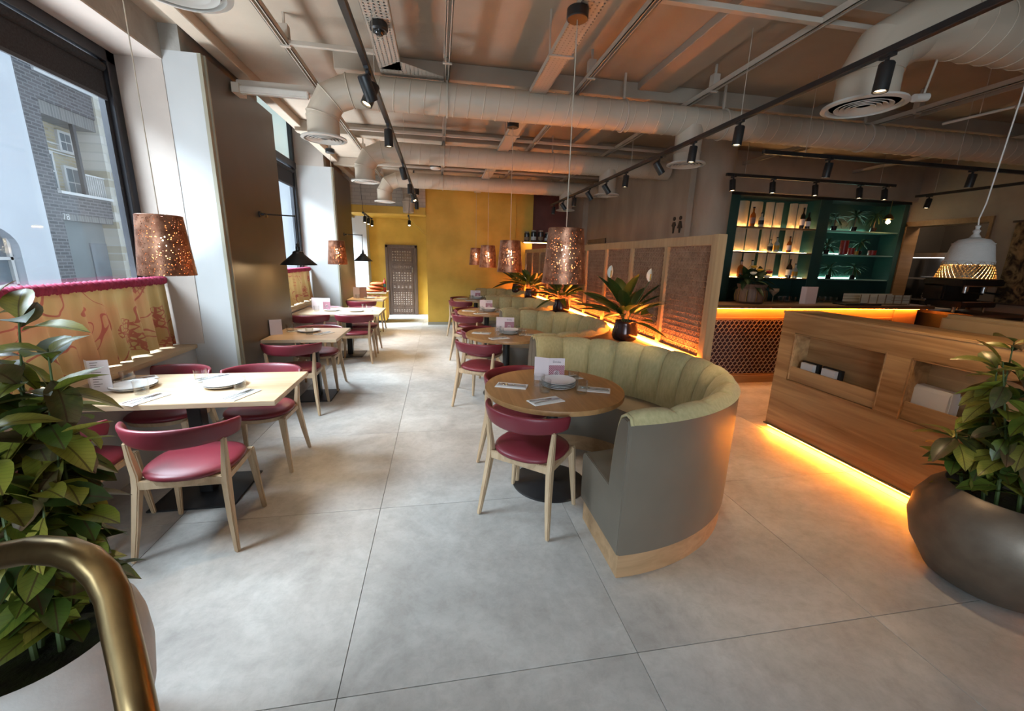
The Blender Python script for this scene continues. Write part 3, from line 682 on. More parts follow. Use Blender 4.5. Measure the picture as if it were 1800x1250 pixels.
def duct(y, x_end, label, right_out=None, left=True, clamps=(0.1, 1.6)):
    t = thing('ventilation_duct', label, 'duct', (0, 0, 0), 0, 'spiral ventilation ducts under the ceiling')
    if left:
        path = [(-0.93, y, 2.555), (-0.93, y, 2.72), (-0.86, y, 2.855), (-0.70, y, DZ), (-0.50, y, DZ)]
        MB().tube(path, DR, 28, False).build('elbow', 'duct_paint', t, smooth=True, ang=14)
        for i_ in (1, 2, 3):
            p0, p1, p2 = Vector(path[i_ - 1]), Vector(path[i_]), Vector(path[i_ + 1]); dd = ((p1 - p0).normalized() + (p2 - p1).normalized()).normalized(); uu = Vector((0, 1, 0)); ww = dd.cross(uu)
            MB().tube([p1 + (uu * math.cos(q * PI / 16) + ww * math.sin(q * PI / 16)) * (DR + 0.002) for q in range(33)], 0.0045, 6).build('joint_seam', 'duct_paint', t, smooth=True, ang=80)
        MB().lathe([(DR + 0.004, 2.70), (DR + 0.004, 2.715)], 28, (-0.93, y, 0)).build('collar', 'duct_paint', t, smooth=True)
        diffuser(t, -0.93, y, 2.54)
    x0 = -0.52
    MB().tube([(x0, y, DZ), (x_end, y, DZ)], DR, 32).build('pipe', 'duct_paint', t, smooth=True)
    sm = MB(); n = int((x_end - x0) / 0.125)
    for i in range(n):
        x = x0 + 0.06 + i * 0.125
        vs = []
        for j in range(28):
            a = 2 * PI * j / 28; sl = 0.018 * math.cos(a)
            for dx, rr in ((-0.006, DR), (0, DR + 0.005), (0.006, DR)): vs.append((x + dx + sl, y + rr * math.sin(a), DZ + rr * math.cos(a)))
        sm.add(vs, [f for j in range(28) for f in ((3 * j, 3 * ((j + 1) % 28), 3 * ((j + 1) % 28) + 1, 3 * j + 1), (3 * j + 1, 3 * ((j + 1) % 28) + 1, 3 * ((j + 1) % 28) + 2, 3 * j + 2))])
    sm.build('spiral_seam', 'duct_paint', t, smooth=True, kind='stuff', ang=80)
    for cx in clamps:
        b = MB()
        b.tube([(cx, y + (DR + 0.006) * math.sin(a * PI / 14), DZ + (DR + 0.006) * math.cos(a * PI / 14)) for a in range(29)], 0.009, 6)
        b.bar((cx, y, DZ + DR), (cx, y, ZC - 0.0), 0.018, 0.018)
        b.build('hanger', 'taupe_steel', t)
    if right_out:
        x, yy, z = right_out
        MB().tube([(x, y, DZ - 0.05), (x, y, z + 0.012)], DR * 0.98, 28, False).build('drop', 'duct_paint', t, smooth=True)
        MB().lathe([(DR + 0.004, z + 0.1), (DR + 0.004, z + 0.112)], 28, (x, y, 0)).build('collar', 'duct_paint', t, smooth=True)
        diffuser(t, x, y, z)
    return t
duct(DY[0], 1.2, 'ventilation duct overhead with a round vent at upper left edge', None, True, (0.1,))
duct(DY[1], 7.9, 'long spiral ventilation duct closest to camera, crossing above the tables', (2.42, DY[1], 2.54), True, (0.1, 1.72, 2.75, 4.4))
duct(DY[2], 3.38, 'spiral ventilation duct, middle of the three crossing the room', (2.45, DY[2], 2.535), True, (0.1, 1.6))
duct(DY[3], 3.3, 'farthest spiral ventilation duct, in front of the yellow wall', (2.45, DY[3], 2.535), True, (0.1,))
# overhead duct on the right with an elbow turning down to a vent
t = thing('ventilation_duct', 'ventilation duct at upper right bending down to a ringed vent', 'duct', (0, 0, 0), 0, 'spiral ventilation ducts under the ceiling')
p_ = [(2.44, 2.25, 2.52), (2.44, 2.25, 2.68), (2.50, 2.25, 2.80), (2.66, 2.23, 2.90), (2.86, 2.20, 2.93)]
MB().tube(p_, 0.15, 28, False).build('elbow', 'duct_paint', t, smooth=True, ang=14)
MB().lathe([(0.154, 2.66), (0.154, 2.674)], 28, (2.44, 2.25, 0)).build('collar', 'duct_paint', t, smooth=True)
MB().tube([(2.84, 2.20, 2.93), (7.9, 2.20, 2.93)], 0.15, 32).build('pipe', 'duct_paint', t, smooth=True)
sm = MB()
for i in range(38):
    sm.tube([(2.95 + i * 0.13 + 0.018 * math.cos(a * PI / 12), 2.20 + 0.153 * math.sin(a * PI / 12), 2.93 + 0.153 * math.cos(a * PI / 12)) for a in range(25)], 0.003, 4)
sm.build('spiral_seam', 'duct_paint', t, kind='stuff')
diffuser(t, 2.44, 2.25, 2.505, 0.20)
# outlet bend in the door recess
t = thing('ventilation_duct', 'small elbow duct in front of the white brick above the door recess', 'duct')
MB().tube([(-0.62, 9.75, 3.1), (-0.62, 9.72, 2.86), (-0.62, 9.62, 2.76), (-0.62, 9.60, 2.52)], [0.12, 0.12, 0.12, 0.115], 24).build('elbow', 'duct_paint', t, smooth=True, ang=14)
MB().lathe([(0.125, 2.72), (0.13, 2.735), (0.125, 2.75)], 24, (-0.62, 9.60, 0)).build('collar', 'duct_paint', t, smooth=True)

# strut channels running down the room
STX = [-1.07, 0.095, 1.27, 2.4, 4.6, 6.6]
LBL = ['steel strut channel on the ceiling nearest the window columns', 'steel strut channel above the aisle, left of the cable tray with black canopies', 'steel strut channel right of the cable tray with black canopies',
       'steel strut channel above the lattice screen', 'steel strut channel above the passage before the bar', 'steel strut channel above the right end of the bar']
for x, lb in zip(STX, LBL):
    t = thing('strut_channel', lb, 'ceiling channel', (x, 0, 0), 0, 'strut channels on the ceiling')
    MB().box(-0.022, -0.017, 0.3, 9.7, 3.07, 3.115).box(0.017, 0.022, 0.3, 9.7, 3.07, 3.115).box(-0.022, -0.010, 0.3, 9.7, 3.07, 3.075).box(0.010, 0.022, 0.3, 9.7, 3.07, 3.075).build('channel', 'taupe_steel', t)
    MB().box(-0.02, 0.02, 0.3, 9.7, 3.108, 3.115).build('channel_web', 'taupe_steel', t)
    for y in (1.2, 3.66, 4.9, 6.9, 9.0):
        MB().box(-0.03, 0.03, y - 0.03, y + 0.03, 3.112, 3.20).box(-0.035, 0.035, y - 0.012, y + 0.012, 3.062, 3.072).box(-0.008, 0.008, y - 0.008, y + 0.008, 3.1, ZC - 0.001).build('bracket', 'taupe_steel', t)
def rodthing(name, label, cat, p0, p1, w, h, m='taupe_steel'):
    return tag(MB().bar(p0, p1, w, h).build(name, m, bevel=0.002, seg=1), label, cat)
rodthing('cross_channel', 'thin cross channel between the strut and perforated tray near camera', 'ceiling channel', (-1.05, 3.66, 3.09), (-0.42, 3.66, 3.09), 0.03, 0.03)
rodthing('cross_channel', 'thin cross channel across the ceiling at upper right', 'ceiling channel', (1.3, 2.60, 3.09), (6.5, 2.60, 3.09), 0.04, 0.03)
rodthing('cross_channel', 'thin cross channel between the first two ducts', 'ceiling channel', (-1.05, 5.72, 3.09), (3.2, 5.72, 3.09), 0.03, 0.03)
rodthing('cross_channel', 'thin cross channel between the two farther ducts', 'ceiling channel', (-1.05, 7.75, 3.09), (3.2, 7.75, 3.09), 0.03, 0.03)
t = thing('ceiling_batten', 'pale box batten jutting from the dark column panel to the vent elbow', 'ceiling beam')
MB().box(-1.78, -1.1, 4.55, 4.66, 3.05, 3.12).build('beam', 'taupe_steel', t, bevel=0.004)
MB().box(-1.74, -1.15, 4.46, 4.52, 2.985, 3.045).build('tube_body', 'diffuser_white', t, bevel=0.01)
MB().box(-1.78, -1.72, 4.44, 4.60, 2.98, 3.06).build('end_clip', 'taupe_steel', t)
tr = thing('cable_tray', 'perforated steel cable tray carrying the black camera dome', 'cable tray', (-0.355, 0, 0))
MB().box(-0.085, 0.085, 0.4, 3.86, 3.06, 3.064).build('tray_floor', 'perforated_steel', tr)
MB().box(-0.08, 0.08, 0.4, 3.84, 3.066, 3.085).build('hole_shade_slab', 'plain_black', tr)  # black slab, not cables: puts shade behind the perforations so they look dark
MB().box(-0.087, -0.083, 0.4, 3.86, 3.06, 3.10).box(0.083, 0.087, 0.4, 3.86, 3.06, 3.10).build('tray_side', 'taupe_steel', tr)
MB().prism([(-0.085, 3.86), (0.085, 3.70), (0.42, 3.90), (0.42, 3.98), (-0.085, 3.98)], 3.06, 3.064).build('tray_bend', 'perforated_steel', tr)
tr = thing('cable_tray', 'perforated steel cable tray with black pendant canopies above the round tables', 'cable tray', (0.88, 0, 0))
MB().box(-0.07, 0.07, 0.4, 9.7, 3.005, 3.009).build('tray_floor', 'perforated_steel', tr)
MB().box(-0.064, 0.064, 0.4, 9.68, 3.011, 3.028).build('hole_shade_slab', 'plain_black', tr)  # same black backing, standing in for the shade inside this tray
MB().box(-0.072, -0.068, 0.4, 9.7, 3.005, 3.045).box(0.068, 0.072, 0.4, 9.7, 3.005, 3.045).build('tray_side', 'taupe_steel', tr)
for y in (1.0, 3.2, 5.2, 7.3, 9.2):
    MB().box(-0.09, 0.09, y - 0.015, y + 0.015, 2.995, 3.005).bar((-0.085, y, 3.0), (-0.085, y, ZC), 0.01, 0.01).bar((0.085, y, 3.0), (0.085, y, ZC), 0.01, 0.01).build('tray_hanger', 'taupe_steel', tr)
dm = thing('dome_camera', 'black round dome camera under the perforated tray', 'camera', (-0.353, 3.17, 3.06))
MB().lathe([(0.05, -0.0), (0.056, -0.01), (0.056, -0.04), (0.048, -0.05), (0.0, -0.05)], 28).build('housing', 'black_metal', dm, smooth=True)
MB().lathe([(0.034, -0.05), (0.030, -0.062), (0.018, -0.072), (0.0, -0.076)], 24).build('dome', 'dark_bottle', dm, smooth=True)
for lb, p in (('small black drum sensor on the ceiling between the second and third ducts', (-0.02, 7.2, 3.05)), ('small black sensor under the farthest duct by the track', (-0.42, 8.35, 2.78))):
    dm = thing('ceiling_sensor', lb, 'sensor', p)
    MB().lathe([(0.085, 0.1), (0.09, 0.0), (0.085, -0.06)], 24).build('housing', 'black_metal', dm, smooth=True)
    MB().lathe([(0.085, -0.06), (0.07, -0.085), (0.0, -0.09)], 24).build('lens_cap', 'diffuser_white', dm, smooth=True)
    MB().bar((0, 0, 0.08), (0, 0, ZC - p[2]), 0.02, 0.02).build('stem', 'black_metal', dm)

# ---------------------------------------------------------------- lighting tracks with cylinder spotlights
def spot_lamp(parent, loc, rot, watts, ang=62):
    l = bpy.data.lights.new('spot_beam', 'SPOT'); l.energy = watts; l.color = (1.0, 0.70, 0.40); l.spot_size = R(ang); l.spot_blend = 0.7; l.shadow_soft_size = 0.03
    o = bpy.data.objects.new('spot_beam', l); COL.objects.link(o); o.parent = parent; o.location = loc; o.rotation_euler = rot
hm = MB().lathe([(0.006, 0.066), (0.030, 0.064), (0.034, 0.058), (0.034, -0.066), (0.027, -0.066), (0.026, -0.056), (0.0, -0.056)], 20).mesh('spot_head', 'black_metal', smooth=True)
fm = MB().lathe([(0.0, -0.0575), (0.024, -0.0575)], 18).mesh('spot_lens', 'spot_face')
am = MB().box(-0.012, 0.012, -0.035, 0.035, 0.0, 0.03).box(-0.007, 0.007, -0.007, 0.007, -0.03, 0.0).mesh('track_adapter', 'black_metal')
SPW = 46
def spotlight(loc, label, group, tilt=(0, 0), watts=None):
    t = thing('track_spotlight', label, 'spotlight', loc, 0, group)
    link('track_adapter', am, t).location = (0, 0, -0.03)
    h = link('spot_head', hm, t); h.location = (0, 0, -0.115); h.rotation_euler = (R(tilt[0]), R(tilt[1]), 0)
    link('spot_lens', fm, h)
    spot_lamp(h, (0, 0, -0.075), (0, 0, 0), SPW if watts is None else watts)
    return t
def track(label, p0, p1, wires=()):
    t = thing('lighting_track', label, 'lighting track')
    MB().bar(p0, p1, 0.034, 0.034).build('rail', 'black_metal', t, bevel=0.003, seg=1)
    for f in wires:
        p = Vector(p0).lerp(Vector(p1), f)
        MB().tube([p, (p.x, p.y, ZC)], 0.0022, 5).build('suspension_wire', 'taupe_steel', t)
    return t
TZ = 2.64
track('black lighting track along the aisle beside the windows', (-0.38, 0.6, TZ), (-0.38, 8.75, TZ), (0.05, 0.3, 0.6, 0.95))
g = 'spotlights on the aisle track'
LS = [(2.72, (28, -18)), (2.82, (-12, 22)), (3.75, (0, 0)), (5.2, (30, -12)), (6.35, (0, 0)), (7.2, (-25, -25)), (7.32, (30, 15)), (8.3, (0, 0))]
for i, (y, tl) in enumerate(LS):
    spotlight((-0.38, y, TZ), 'black cylinder spotlight on the aisle track, %s from the camera' % ('closest' if i == 0 else ORD[i]), g, tl)
track('long black lighting track above the lattice screen', (2.2, 0.5, TZ), (2.2, 8.25, TZ), (0.1, 0.32, 0.55, 0.9))
g = 'spotlights on the track above the screen'
for i, y in enumerate([1.95, 2.98, 3.55, 4.12, 4.88, 5.46, 6.1, 6.8, 7.4, 8.05]):
    spotlight((2.2, y, TZ), 'black cylinder spotlight on the screen track, %s from the camera' % ('closest' if i == 0 else ORD[i]), g, (0, -38 if i in (3, 5, 6, 8) else 4))
track('black lighting track crossing the passage in front of the bar', (2.95, 3.62, 2.61), (7.4, 3.62, 2.61), (0.1, 0.5, 0.9))
g = 'spotlights on the passage track'
for x, lb in ((3.67, 'black cylinder spotlight on the passage track, left of the two'), (5.40, 'black cylinder spotlight on the passage track, right of the two')):
    spotlight((x, 3.62, 2.61), lb, g, (6, 0), 20)
track('black lighting track directly above the bar counter', (3.40, 4.72, 2.64), (5.85, 4.72, 2.64), (0.1, 0.9))
g = 'spotlights above the bar'
for i, x in enumerate([3.50, 4.05, 4.66, 5.32, 5.71]):
    spotlight((x, 4.72, 2.64), 'black cylinder spotlight above the bar, %s from the concrete column' % ('first' if i == 0 else ORD[i]), g, (-8, 0), 16)
track('short black lighting track by the kitchen hatch', (6.84, 2.9, 2.62), (6.84, 5.2, 2.62), (0.1, 0.9))
spotlight((6.84, 5.02, 2.62), 'black cylinder spotlight on the short track by the kitchen hatch', 'spotlights by the kitchen hatch', (0, 10), 16)
tk = track('short black hanging track in the door recess beside the white pier', (-1.46, 8.95, 2.42), (-1.52, 10.3, 2.42), ())
MB().tube([(-1.46, 8.97, 2.43), (-1.48, 8.98, 2.8), (-1.47, 8.97, ZC)], 0.004, 6).build('feed_cable', 'black_metal', tk)
g = 'spotlights on the short hanging track'
for y, lb in ((9.2, 'small black spotlight on the hanging track by the white pier, nearest of three'), (9.65, 'small black spotlight on the hanging track by the white pier, middle of three'), (10.15, 'small black spotlight on the hanging track by the white pier, farthest of three')):
    spotlight((-1.47, y, 2.42), lb, g, (-20, 0), 60)
tk = track('short black hanging track above the carved door', (-0.60, 9.25, 2.42), (-0.62, 9.75, 2.42), ())
MB().tube([(-0.60, 9.27, 2.43), (-0.56, 9.27, 2.8), (-0.62, 9.27, ZC)], 0.004, 6).build('feed_cable', 'black_metal', tk)
spotlight((-0.615, 9.7, 2.42), 'small black spotlight on the hanging track above the carved door', 'spotlights above the carved door', (-35, 0), 90)
t = thing('conduit_rail', 'pale conduit with a round ceiling rose above the white pendant', 'conduit', (0, 0, 0))
MB().tube([(4.65, 3.45, 2.92), (4.74, 2.6, 2.92), (4.76, 1.5, 2.92)], 0.012, 8).build('conduit', 'diffuser_white', t, smooth=True)
MB().lathe([(0.05, 0.0), (0.055, -0.012), (0.05, -0.026), (0.0, -0.028)], 24, (4.72, 2.93, 2.925)).build('rose', 'diffuser_white', t, smooth=True)
for y in (3.2, 2.0): MB().tube([(4.68 if y > 3 else 4.75, y, 2.92), (4.68 if y > 3 else 4.75, y, ZC)], 0.003, 5).build('suspension_wire', 'taupe_steel', t)
"""small exposed downlight near right vent"""
t = thing('glass_sensor', 'small pale cylinder lamp beside the ringed vent at upper right', 'lamp', (2.78, 2.25, 2.58))
MB().tube([(0, 0, 0), (0.09, 0.0, 0.012)], 0.022, 14).build('body', 'diffuser_white', t, smooth=True)
MB().tube([(0.06, 0, 0.008), (0.10, 0, 0.2), (0.10, 0, 0.22)], 0.006, 6).build('stem', 'taupe_steel', t)

# ---------------------------------------------------------------- copper pendants
def pendant(loc, label, group, ztop, zb=1.45, watts=9, stem=False):
    t = thing('copper_pendant', label, 'pendant lamp', loc, 0, group)
    MB().lathe([(0.142, zb), (0.143, zb + 0.004), (0.113, zb + 0.345), (0.108, zb + 0.348), (0.111, zb + 0.34), (0.1395, zb + 0.002)], 44).build('shade', 'pierced_copper', t, smooth=True)
    s = MB().bar((-0.11, 0, zb + 0.335), (0.11, 0, zb + 0.335), 0.012, 0.006).bar((0, -0.11, zb + 0.335), (0, 0.11, zb + 0.335), 0.012, 0.006).lathe([(0.02, zb + 0.24), (0.022, zb + 0.34)], 14).build('lampholder', 'black_metal', t)
    MB().lathe([(0.0, -0.035), (0.018, -0.028), (0.028, -0.008), (0.028, 0.012), (0.018, 0.04), (0.012, 0.06)], 16, (0, 0, zb + 0.185)).build('bulb', 'bulb_warm', t, smooth=True)
    MB().tube([(0, 0, zb + 0.34), (0, 0, ztop - 0.05)], 0.0032, 6).build('cord', 'cord_pale', t)
    MB().lathe([(0.058, ztop - 0.055), (0.062, ztop - 0.05), (0.062, ztop - 0.004), (0.058, ztop)], 28).build('canopy', 'black_metal', t, smooth=True)
    if stem: MB().cyl((0, 0), 0.02, ztop, ZC, 12).build('mount', 'taupe_steel', t)
    l = bpy.data.lights.new('pendant_light', 'POINT'); l.energy = watts; l.color = (1.0, 0.68, 0.36); l.shadow_soft_size = 0.04
    o = bpy.data.objects.new('pendant_light', l); COL.objects.link(o); o.parent = t; o.location = (0, 0, zb + 0.10)
    return t
RX = 0.78
RTY = [2.63, 4.69, 6.75, 8.81]
for i, y in enumerate(RTY):
    pendant((RX + 0.03 - 0.01 * i, y, 0), 'pierced copper pendant over the %s round table' % ['nearest', 'second', 'third', 'farthest'][i], 'copper pendants over the round tables', 3.0)
pendant((-1.62, 2.86, 0), 'large pierced copper pendant in front of the near window', 'copper pendants by the windows', 3.14, stem=True)
pendant((-1.50, 6.72, 0), 'small pierced copper pendant in front of the second white column', 'copper pendants by the windows', 3.06, stem=True)

# ---------------------------------------------------------------- swing arm wall lamps
def wall_lamp(y, label):
    t = thing('wall_lamp', label, 'wall lamp', (-1.80, y, 0), 0, 'swing arm wall lamps on the dark columns')
    MB().tube([(0, 0, 1.98), (0.015, 0, 1.98)], 0.032, 18).tube([(0.015, 0, 1.98), (0.06, 0, 1.98)], 0.012, 10).build('wall_plate', 'black_metal', t, smooth=True)
    MB().tube([(0.05, 0, 1.965), (0.075, 0, 1.965)], 0.018, 12).build('knuckle', 'brass', t, smooth=True)
    MB().tube([(0.05, 0, 1.98), (0.335, 0, 1.975)], 0.007, 8).lathe([(0.0, -0.014), (0.014, 0), (0.0, 0.014)], 12, (0.335, 0, 1.975)).build('arm', 'black_metal', t, smooth=True)
    MB().tube([(0.335, 0, 1.97), (0.335, 0, 1.67)], 0.005, 8).build('drop_rod', 'black_metal', t, smooth=True)
    MB().lathe([(0.008, 1.70), (0.016, 1.69), (0.012, 1.675), (0.02, 1.665), (0.022, 1.63), (0.03, 1.625), (0.05, 1.615), (0.055, 1.60), (0.056, 1.585)], 24, (0.335, 0, 0)).build('socket_cup', 'black_metal', t, smooth=True)
    MB().lathe([(0.055, 1.598), (0.060, 1.59), (0.176, 1.485), (0.178, 1.478), (0.174, 1.480), (0.056, 1.588)], 36, (0.335, 0, 0)).build('shade', 'black_metal', t, smooth=True)
    MB().lathe([(0.0, 1.50), (0.022, 1.51), (0.03, 1.535), (0.02, 1.57), (0.014, 1.6)], 16, (0.335, 0, 0)).build('bulb', 'bulb_warm', t, smooth=True)
    l = bpy.data.lights.new('lamp_light', 'POINT'); l.energy = 9; l.color = (1.0, 0.66, 0.33); l.shadow_soft_size = 0.03
    o = bpy.data.objects.new('lamp_light', l); COL.objects.link(o); o.parent = t; o.location = (0.335, 0, 1.49)
wall_lamp(4.80, 'black swing arm wall lamp on the near dark column')
wall_lamp(8.72, 'black swing arm wall lamp on the far column')

# ---------------------------------------------------------------- white pendant over the desk
t = thing('plaster_pendant', 'white plaster pendant with a brass mesh rim beside the desk', 'pendant lamp', (2.97, 1.90, 0))
MB().lathe([(0.012, 1.785), (0.030, 1.775), (0.062, 1.768), (0.078, 1.752), (0.086, 1.735), (0.106, 1.632), (0.103, 1.630), (0.080, 1.735), (0.055, 1.76), (0.0, 1.765)], 40).build('shade', 'plaster_shade', t, smooth=True)
MB().lathe([(0.005, 1.845), (0.012, 1.842), (0.008, 1.825), (0.017, 1.815), (0.012, 1.80), (0.024, 1.78)], 20).build('neck', 'plaster_shade', t, smooth=True)
for z, r_ in ((1.742, 0.086), (1.645, 0.1045)): MB().lathe([(r_, z), (r_ + 0.002, z + 0.003), (r_ - 0.001, z + 0.006)], 40).build('shade_band', 'plaster_shade', t, smooth=True)
ms = MB(); nb = 40
def mp(a, f): r = 0.104 + 0.020 * f; return (r * math.cos(a), r * math.sin(a), 1.636 - 0.082 * f)
for i in range(nb):
    for sg in (-1, 1):
        a = 2 * PI * i / nb
        ms.tube([mp(a + sg * 0.45 * f, f) for f in (0, 0.33, 0.66, 1)], 0.0017, 4, False)
ms.tube([mp(2 * PI * j / 60, 1.0) for j in range(61)], 0.003, 5, False)
ms.tube([mp(2 * PI * j / 48, -0.10 if j % 4 < 2 else 0.12) for j in range(49)], 0.0028, 4, False)
ms.build('mesh_rim', 'brass', t, kind='stuff')
MB().lathe([(0.0, -0.03), (0.02, -0.022), (0.027, 0.0), (0.02, 0.025), (0.01, 0.05)], 16, (0, 0, 1.66)).build('bulb', 'bulb_warm', t, smooth=True)
MB().tube([(0.0, 0, 1.84), (-0.008, 0, 1.88), (0.012, 0, 1.96), (0.03, 0, 2.2), (0.05, 0.0, 2.5), (0.06, 0.0, 2.9), (0.06, 0.0, ZC)], 0.0035, 6).build('cord', 'cord_white', t, smooth=True)
l = bpy.data.lights.new('pendant_light', 'POINT'); l.energy = 6; l.color = (1.0, 0.62, 0.28); l.shadow_soft_size = 0.04
o = bpy.data.objects.new('pendant_light', l); COL.objects.link(o); o.parent = t; o.location = (0, 0, 1.60)
# ================================================================ FURNITURE
def seat_outline(a, sx, sy):
    c, s_ = math.cos(a), math.sin(a)
    e = 0.72 if s_ > 0 else 0.92
    return (sx * math.copysign(abs(c) ** 0.85, c), sy * math.copysign(abs(s_) ** e, s_))
def make_chair(label, loc, rz, group):
    t = thing('dining_chair', label, 'chair', loc, rz, group)
    mb = MB(); rings = [(0.0, 0.432), (0.9, 0.432), (1.0, 0.438), (1.03, 0.450), (1.0, 0.463), (0.90, 0.473), (0.62, 0.479), (0.3, 0.481), (0.0, 0.481)]
    def f(u, v):
        k_ = rings[int(round(u * (len(rings) - 1)))]; x, y = seat_outline(2 * PI * v, 0.222, 0.215)
        return (x * k_[0], y * k_[0] - 0.02, k_[1])
    mb.grid(f, len(rings), 36, False, True).build('seat', 'burgundy_leather', t, smooth=True, ang=80)
    mb = MB()
    def f(u, v):
        x, y = seat_outline(2 * PI * v, 0.214, 0.208); k_ = [(0.80, 0.433), (1.0, 0.433), (0.97, 0.405), (0.80, 0.405)][int(round(u * 3)) % 4]
        return (x * k_[0], y * k_[0] - 0.02, k_[1])
    mb.grid(f, 4, 32, True, True).build('seat_frame', 'oak_pale', t, smooth=True, ang=40)
    MB().bar((-0.20, -0.185, 0.408), (0.20, -0.185, 0.408), 0.024, 0.05).build('back_rail', 'oak_pale', t, bevel=0.004)
    for s_ in (-1, 1):
        MB().bar((s_ * 0.203, 0.15, 0.43), (s_ * 0.236, 0.172, 0.0), 0.044, 0.040, (0, 1, 0), 0.024, 0.022).build('leg', 'oak_pale', t, bevel=0.006)
        MB().bar((s_ * 0.205, -0.17, 0.405), (s_ * 0.205, 0.15, 0.412), 0.022, 0.04).build('side_rail', 'oak_pale', t, bevel=0.004)
        # back leg: foot, knee at the seat, upper part leaning out to the backrest
        secs = [((s_ * 0.243, -0.25, 0.0), 0.024, 0.026), ((s_ * 0.222, -0.215, 0.2), 0.032, 0.040), ((s_ * 0.206, -0.178, 0.40), 0.036, 0.052), ((s_ * 0.207, -0.172, 0.46), 0.034, 0.046), ((s_ * 0.216, -0.178, 0.56), 0.028, 0.036), ((s_ * 0.222, -0.180, 0.648), 0.022, 0.026)]
        vs = []; fs = []
        for (x, y, z), w, d in secs:
            vs += [(x - w / 2, y - d / 2, z), (x + w / 2, y - d / 2, z), (x + w / 2, y + d / 2, z), (x - w / 2, y + d / 2, z)]
        for i in range(len(secs) - 1):
            for j in range(4): fs.append((4 * i + j, 4 * i + (j + 1) % 4, 4 * i + 4 + (j + 1) % 4, 4 * i + 4 + j))
        fs += [(3, 2, 1, 0), tuple(4 * (len(secs) - 1) + j for j in range(4))]
        MB().add(vs, fs).build('leg', 'oak_pale', t, bevel=0.006)
    # wrapped backrest band
    NU, sec = 31, 12
    def f(u, v):
        phi = (u * 2 - 1) * R(84); e = abs(u * 2 - 1)
        x = 0.272 * math.sin(phi); y = -0.055 - 0.215 * math.cos(phi)
        nx, ny = math.sin(phi), -math.cos(phi)
        zc = 0.682 + 0.006 * e; hh = 0.057 - 0.014 * e ** 2; th = 0.018 - 0.003 * e
        cap = 1.0 if e < 0.97 else 0.55
        if e > 0.999: cap = 0.05
        a = 2 * PI * v
        cz = math.copysign(abs(math.cos(a)) ** 0.55, math.cos(a)) * hh * cap; cd = math.copysign(abs(math.sin(a)) ** 0.75, math.sin(a)) * th * cap
        out = cd + 0.22 * cz
        return (x + nx * out, y + ny * out, zc + cz)
    MB().grid(f, NU, sec + 8, False, True).build('backrest', 'burgundy_leather', t, smooth=True, ang=80)
    return t
GW = 'burgundy chairs at the window tables'; GR = 'burgundy chairs at the round tables'
ch0 = make_chair('burgundy leather chair with its back to camera, right near side of first window table', (-1.36, 2.40, 0), R(2), GW)
WCH = [((-2.00, 2.42), 2, 'burgundy leather chair half hidden behind the leafy plant'),
       ((-1.98, 3.20), 180, 'burgundy leather chair on far side of first window table, by the curtain'),
       ((-1.34, 3.18), 180, 'burgundy leather chair on far side of first window table, by the aisle'),
       ((-1.456, 4.41), 1, 'burgundy leather chair on near side of second window table against the dark column'),
       ((-1.44, 5.11), 180, 'burgundy leather chair on far side of second window table against the dark column'),
       ((-1.87, 6.47), 0, 'burgundy leather chair on near side of third window table, by the window'),
       ((-1.245, 6.49), 0, 'burgundy leather chair on near side of third window table, by the aisle'),
       ((-1.86, 7.12), 180, 'burgundy leather chair on far side of third window table, by the window'),
       ((-1.25, 7.10), 180, 'burgundy leather chair on far side of third window table, by the aisle'),
       ((-1.48, 8.42), 0, 'burgundy leather chair on near side of farthest window table'),
       ((-1.42, 9.18), 180, 'burgundy leather chair on far side of farthest window table')]
for (x, y), a, lb in WCH: copy_thing(ch0, (x, y, 0), R(a), lb, GW)
TN = ['nearest', 'second', 'third', 'farthest']
ofs = [((-0.202, -0.28), -40.5, (-0.15, 0.31), -143), ((-0.31, -0.345), -36, (-0.215, 0.30), -130), ((-0.28, -0.33), -38, (-0.22, 0.30), -132), ((-0.28, -0.31), -38, (-0.24, 0.30), -130)]
for i, y in enumerate(RTY):
    (ax, ay), ar, (bx, by), br = ofs[i]
    copy_thing(ch0, (RX + ax, y + ay, 0), R(ar), 'burgundy leather chair at %s round table, on the side nearer camera' % TN[i], GR)
    copy_thing(ch0, (RX + bx, y + by, 0), R(br), 'burgundy leather chair at %s round table, on the side farther from camera' % TN[i], GR)

TZT = 0.735
def rect_table(label, x0, x1, y0, y1, bases):
    t = thing('window_table', label, 'table', ((x0 + x1) / 2, (y0 + y1) / 2, 0), 0, 'rectangular oak window tables')
    hx, hy = (x1 - x0) / 2, (y1 - y0) / 2
    MB().box(-hx, hx, -hy, hy, TZT - 0.032, TZT).build('tabletop', 'oak_top', t, bevel=0.003)
    cx = (x0 + x1) / 2
    for (bx0, bx1, by0, by1) in bases:
        bx, by = (bx0 + bx1) / 2 - cx, (by0 + by1) / 2 - (y0 + y1) / 2; w, d = (bx1 - bx0) / 2, (by1 - by0) / 2
        b = MB().box(bx - w, bx + w, by - d, by + d, 0, 0.012)
        b.build('base_plate', 'black_metal', t, bevel=0.004)
        MB().box(bx - 0.04, bx + 0.04, by - 0.04, by + 0.04, 0.012, TZT - 0.04).build('column', 'black_metal', t, bevel=0.004)
        MB().box(bx - 0.2, bx + 0.2, by - 0.03, by + 0.03, TZT - 0.042, TZT - 0.032).box(bx - 0.03, bx + 0.03, by - 0.2, by + 0.2, TZT - 0.042, TZT - 0.032).build('top_bracket', 'black_metal', t)
    return t
rect_table('pale oak table under the near window, closest to camera', -2.135, -0.98, 2.53, 3.19, [(-1.82, -1.32, 2.60, 3.06)])
rect_table('small pale oak table against the near dark column', -1.785, -1.06, 4.43, 5.17, [(-1.58, -1.20, 4.59, 5.02)])
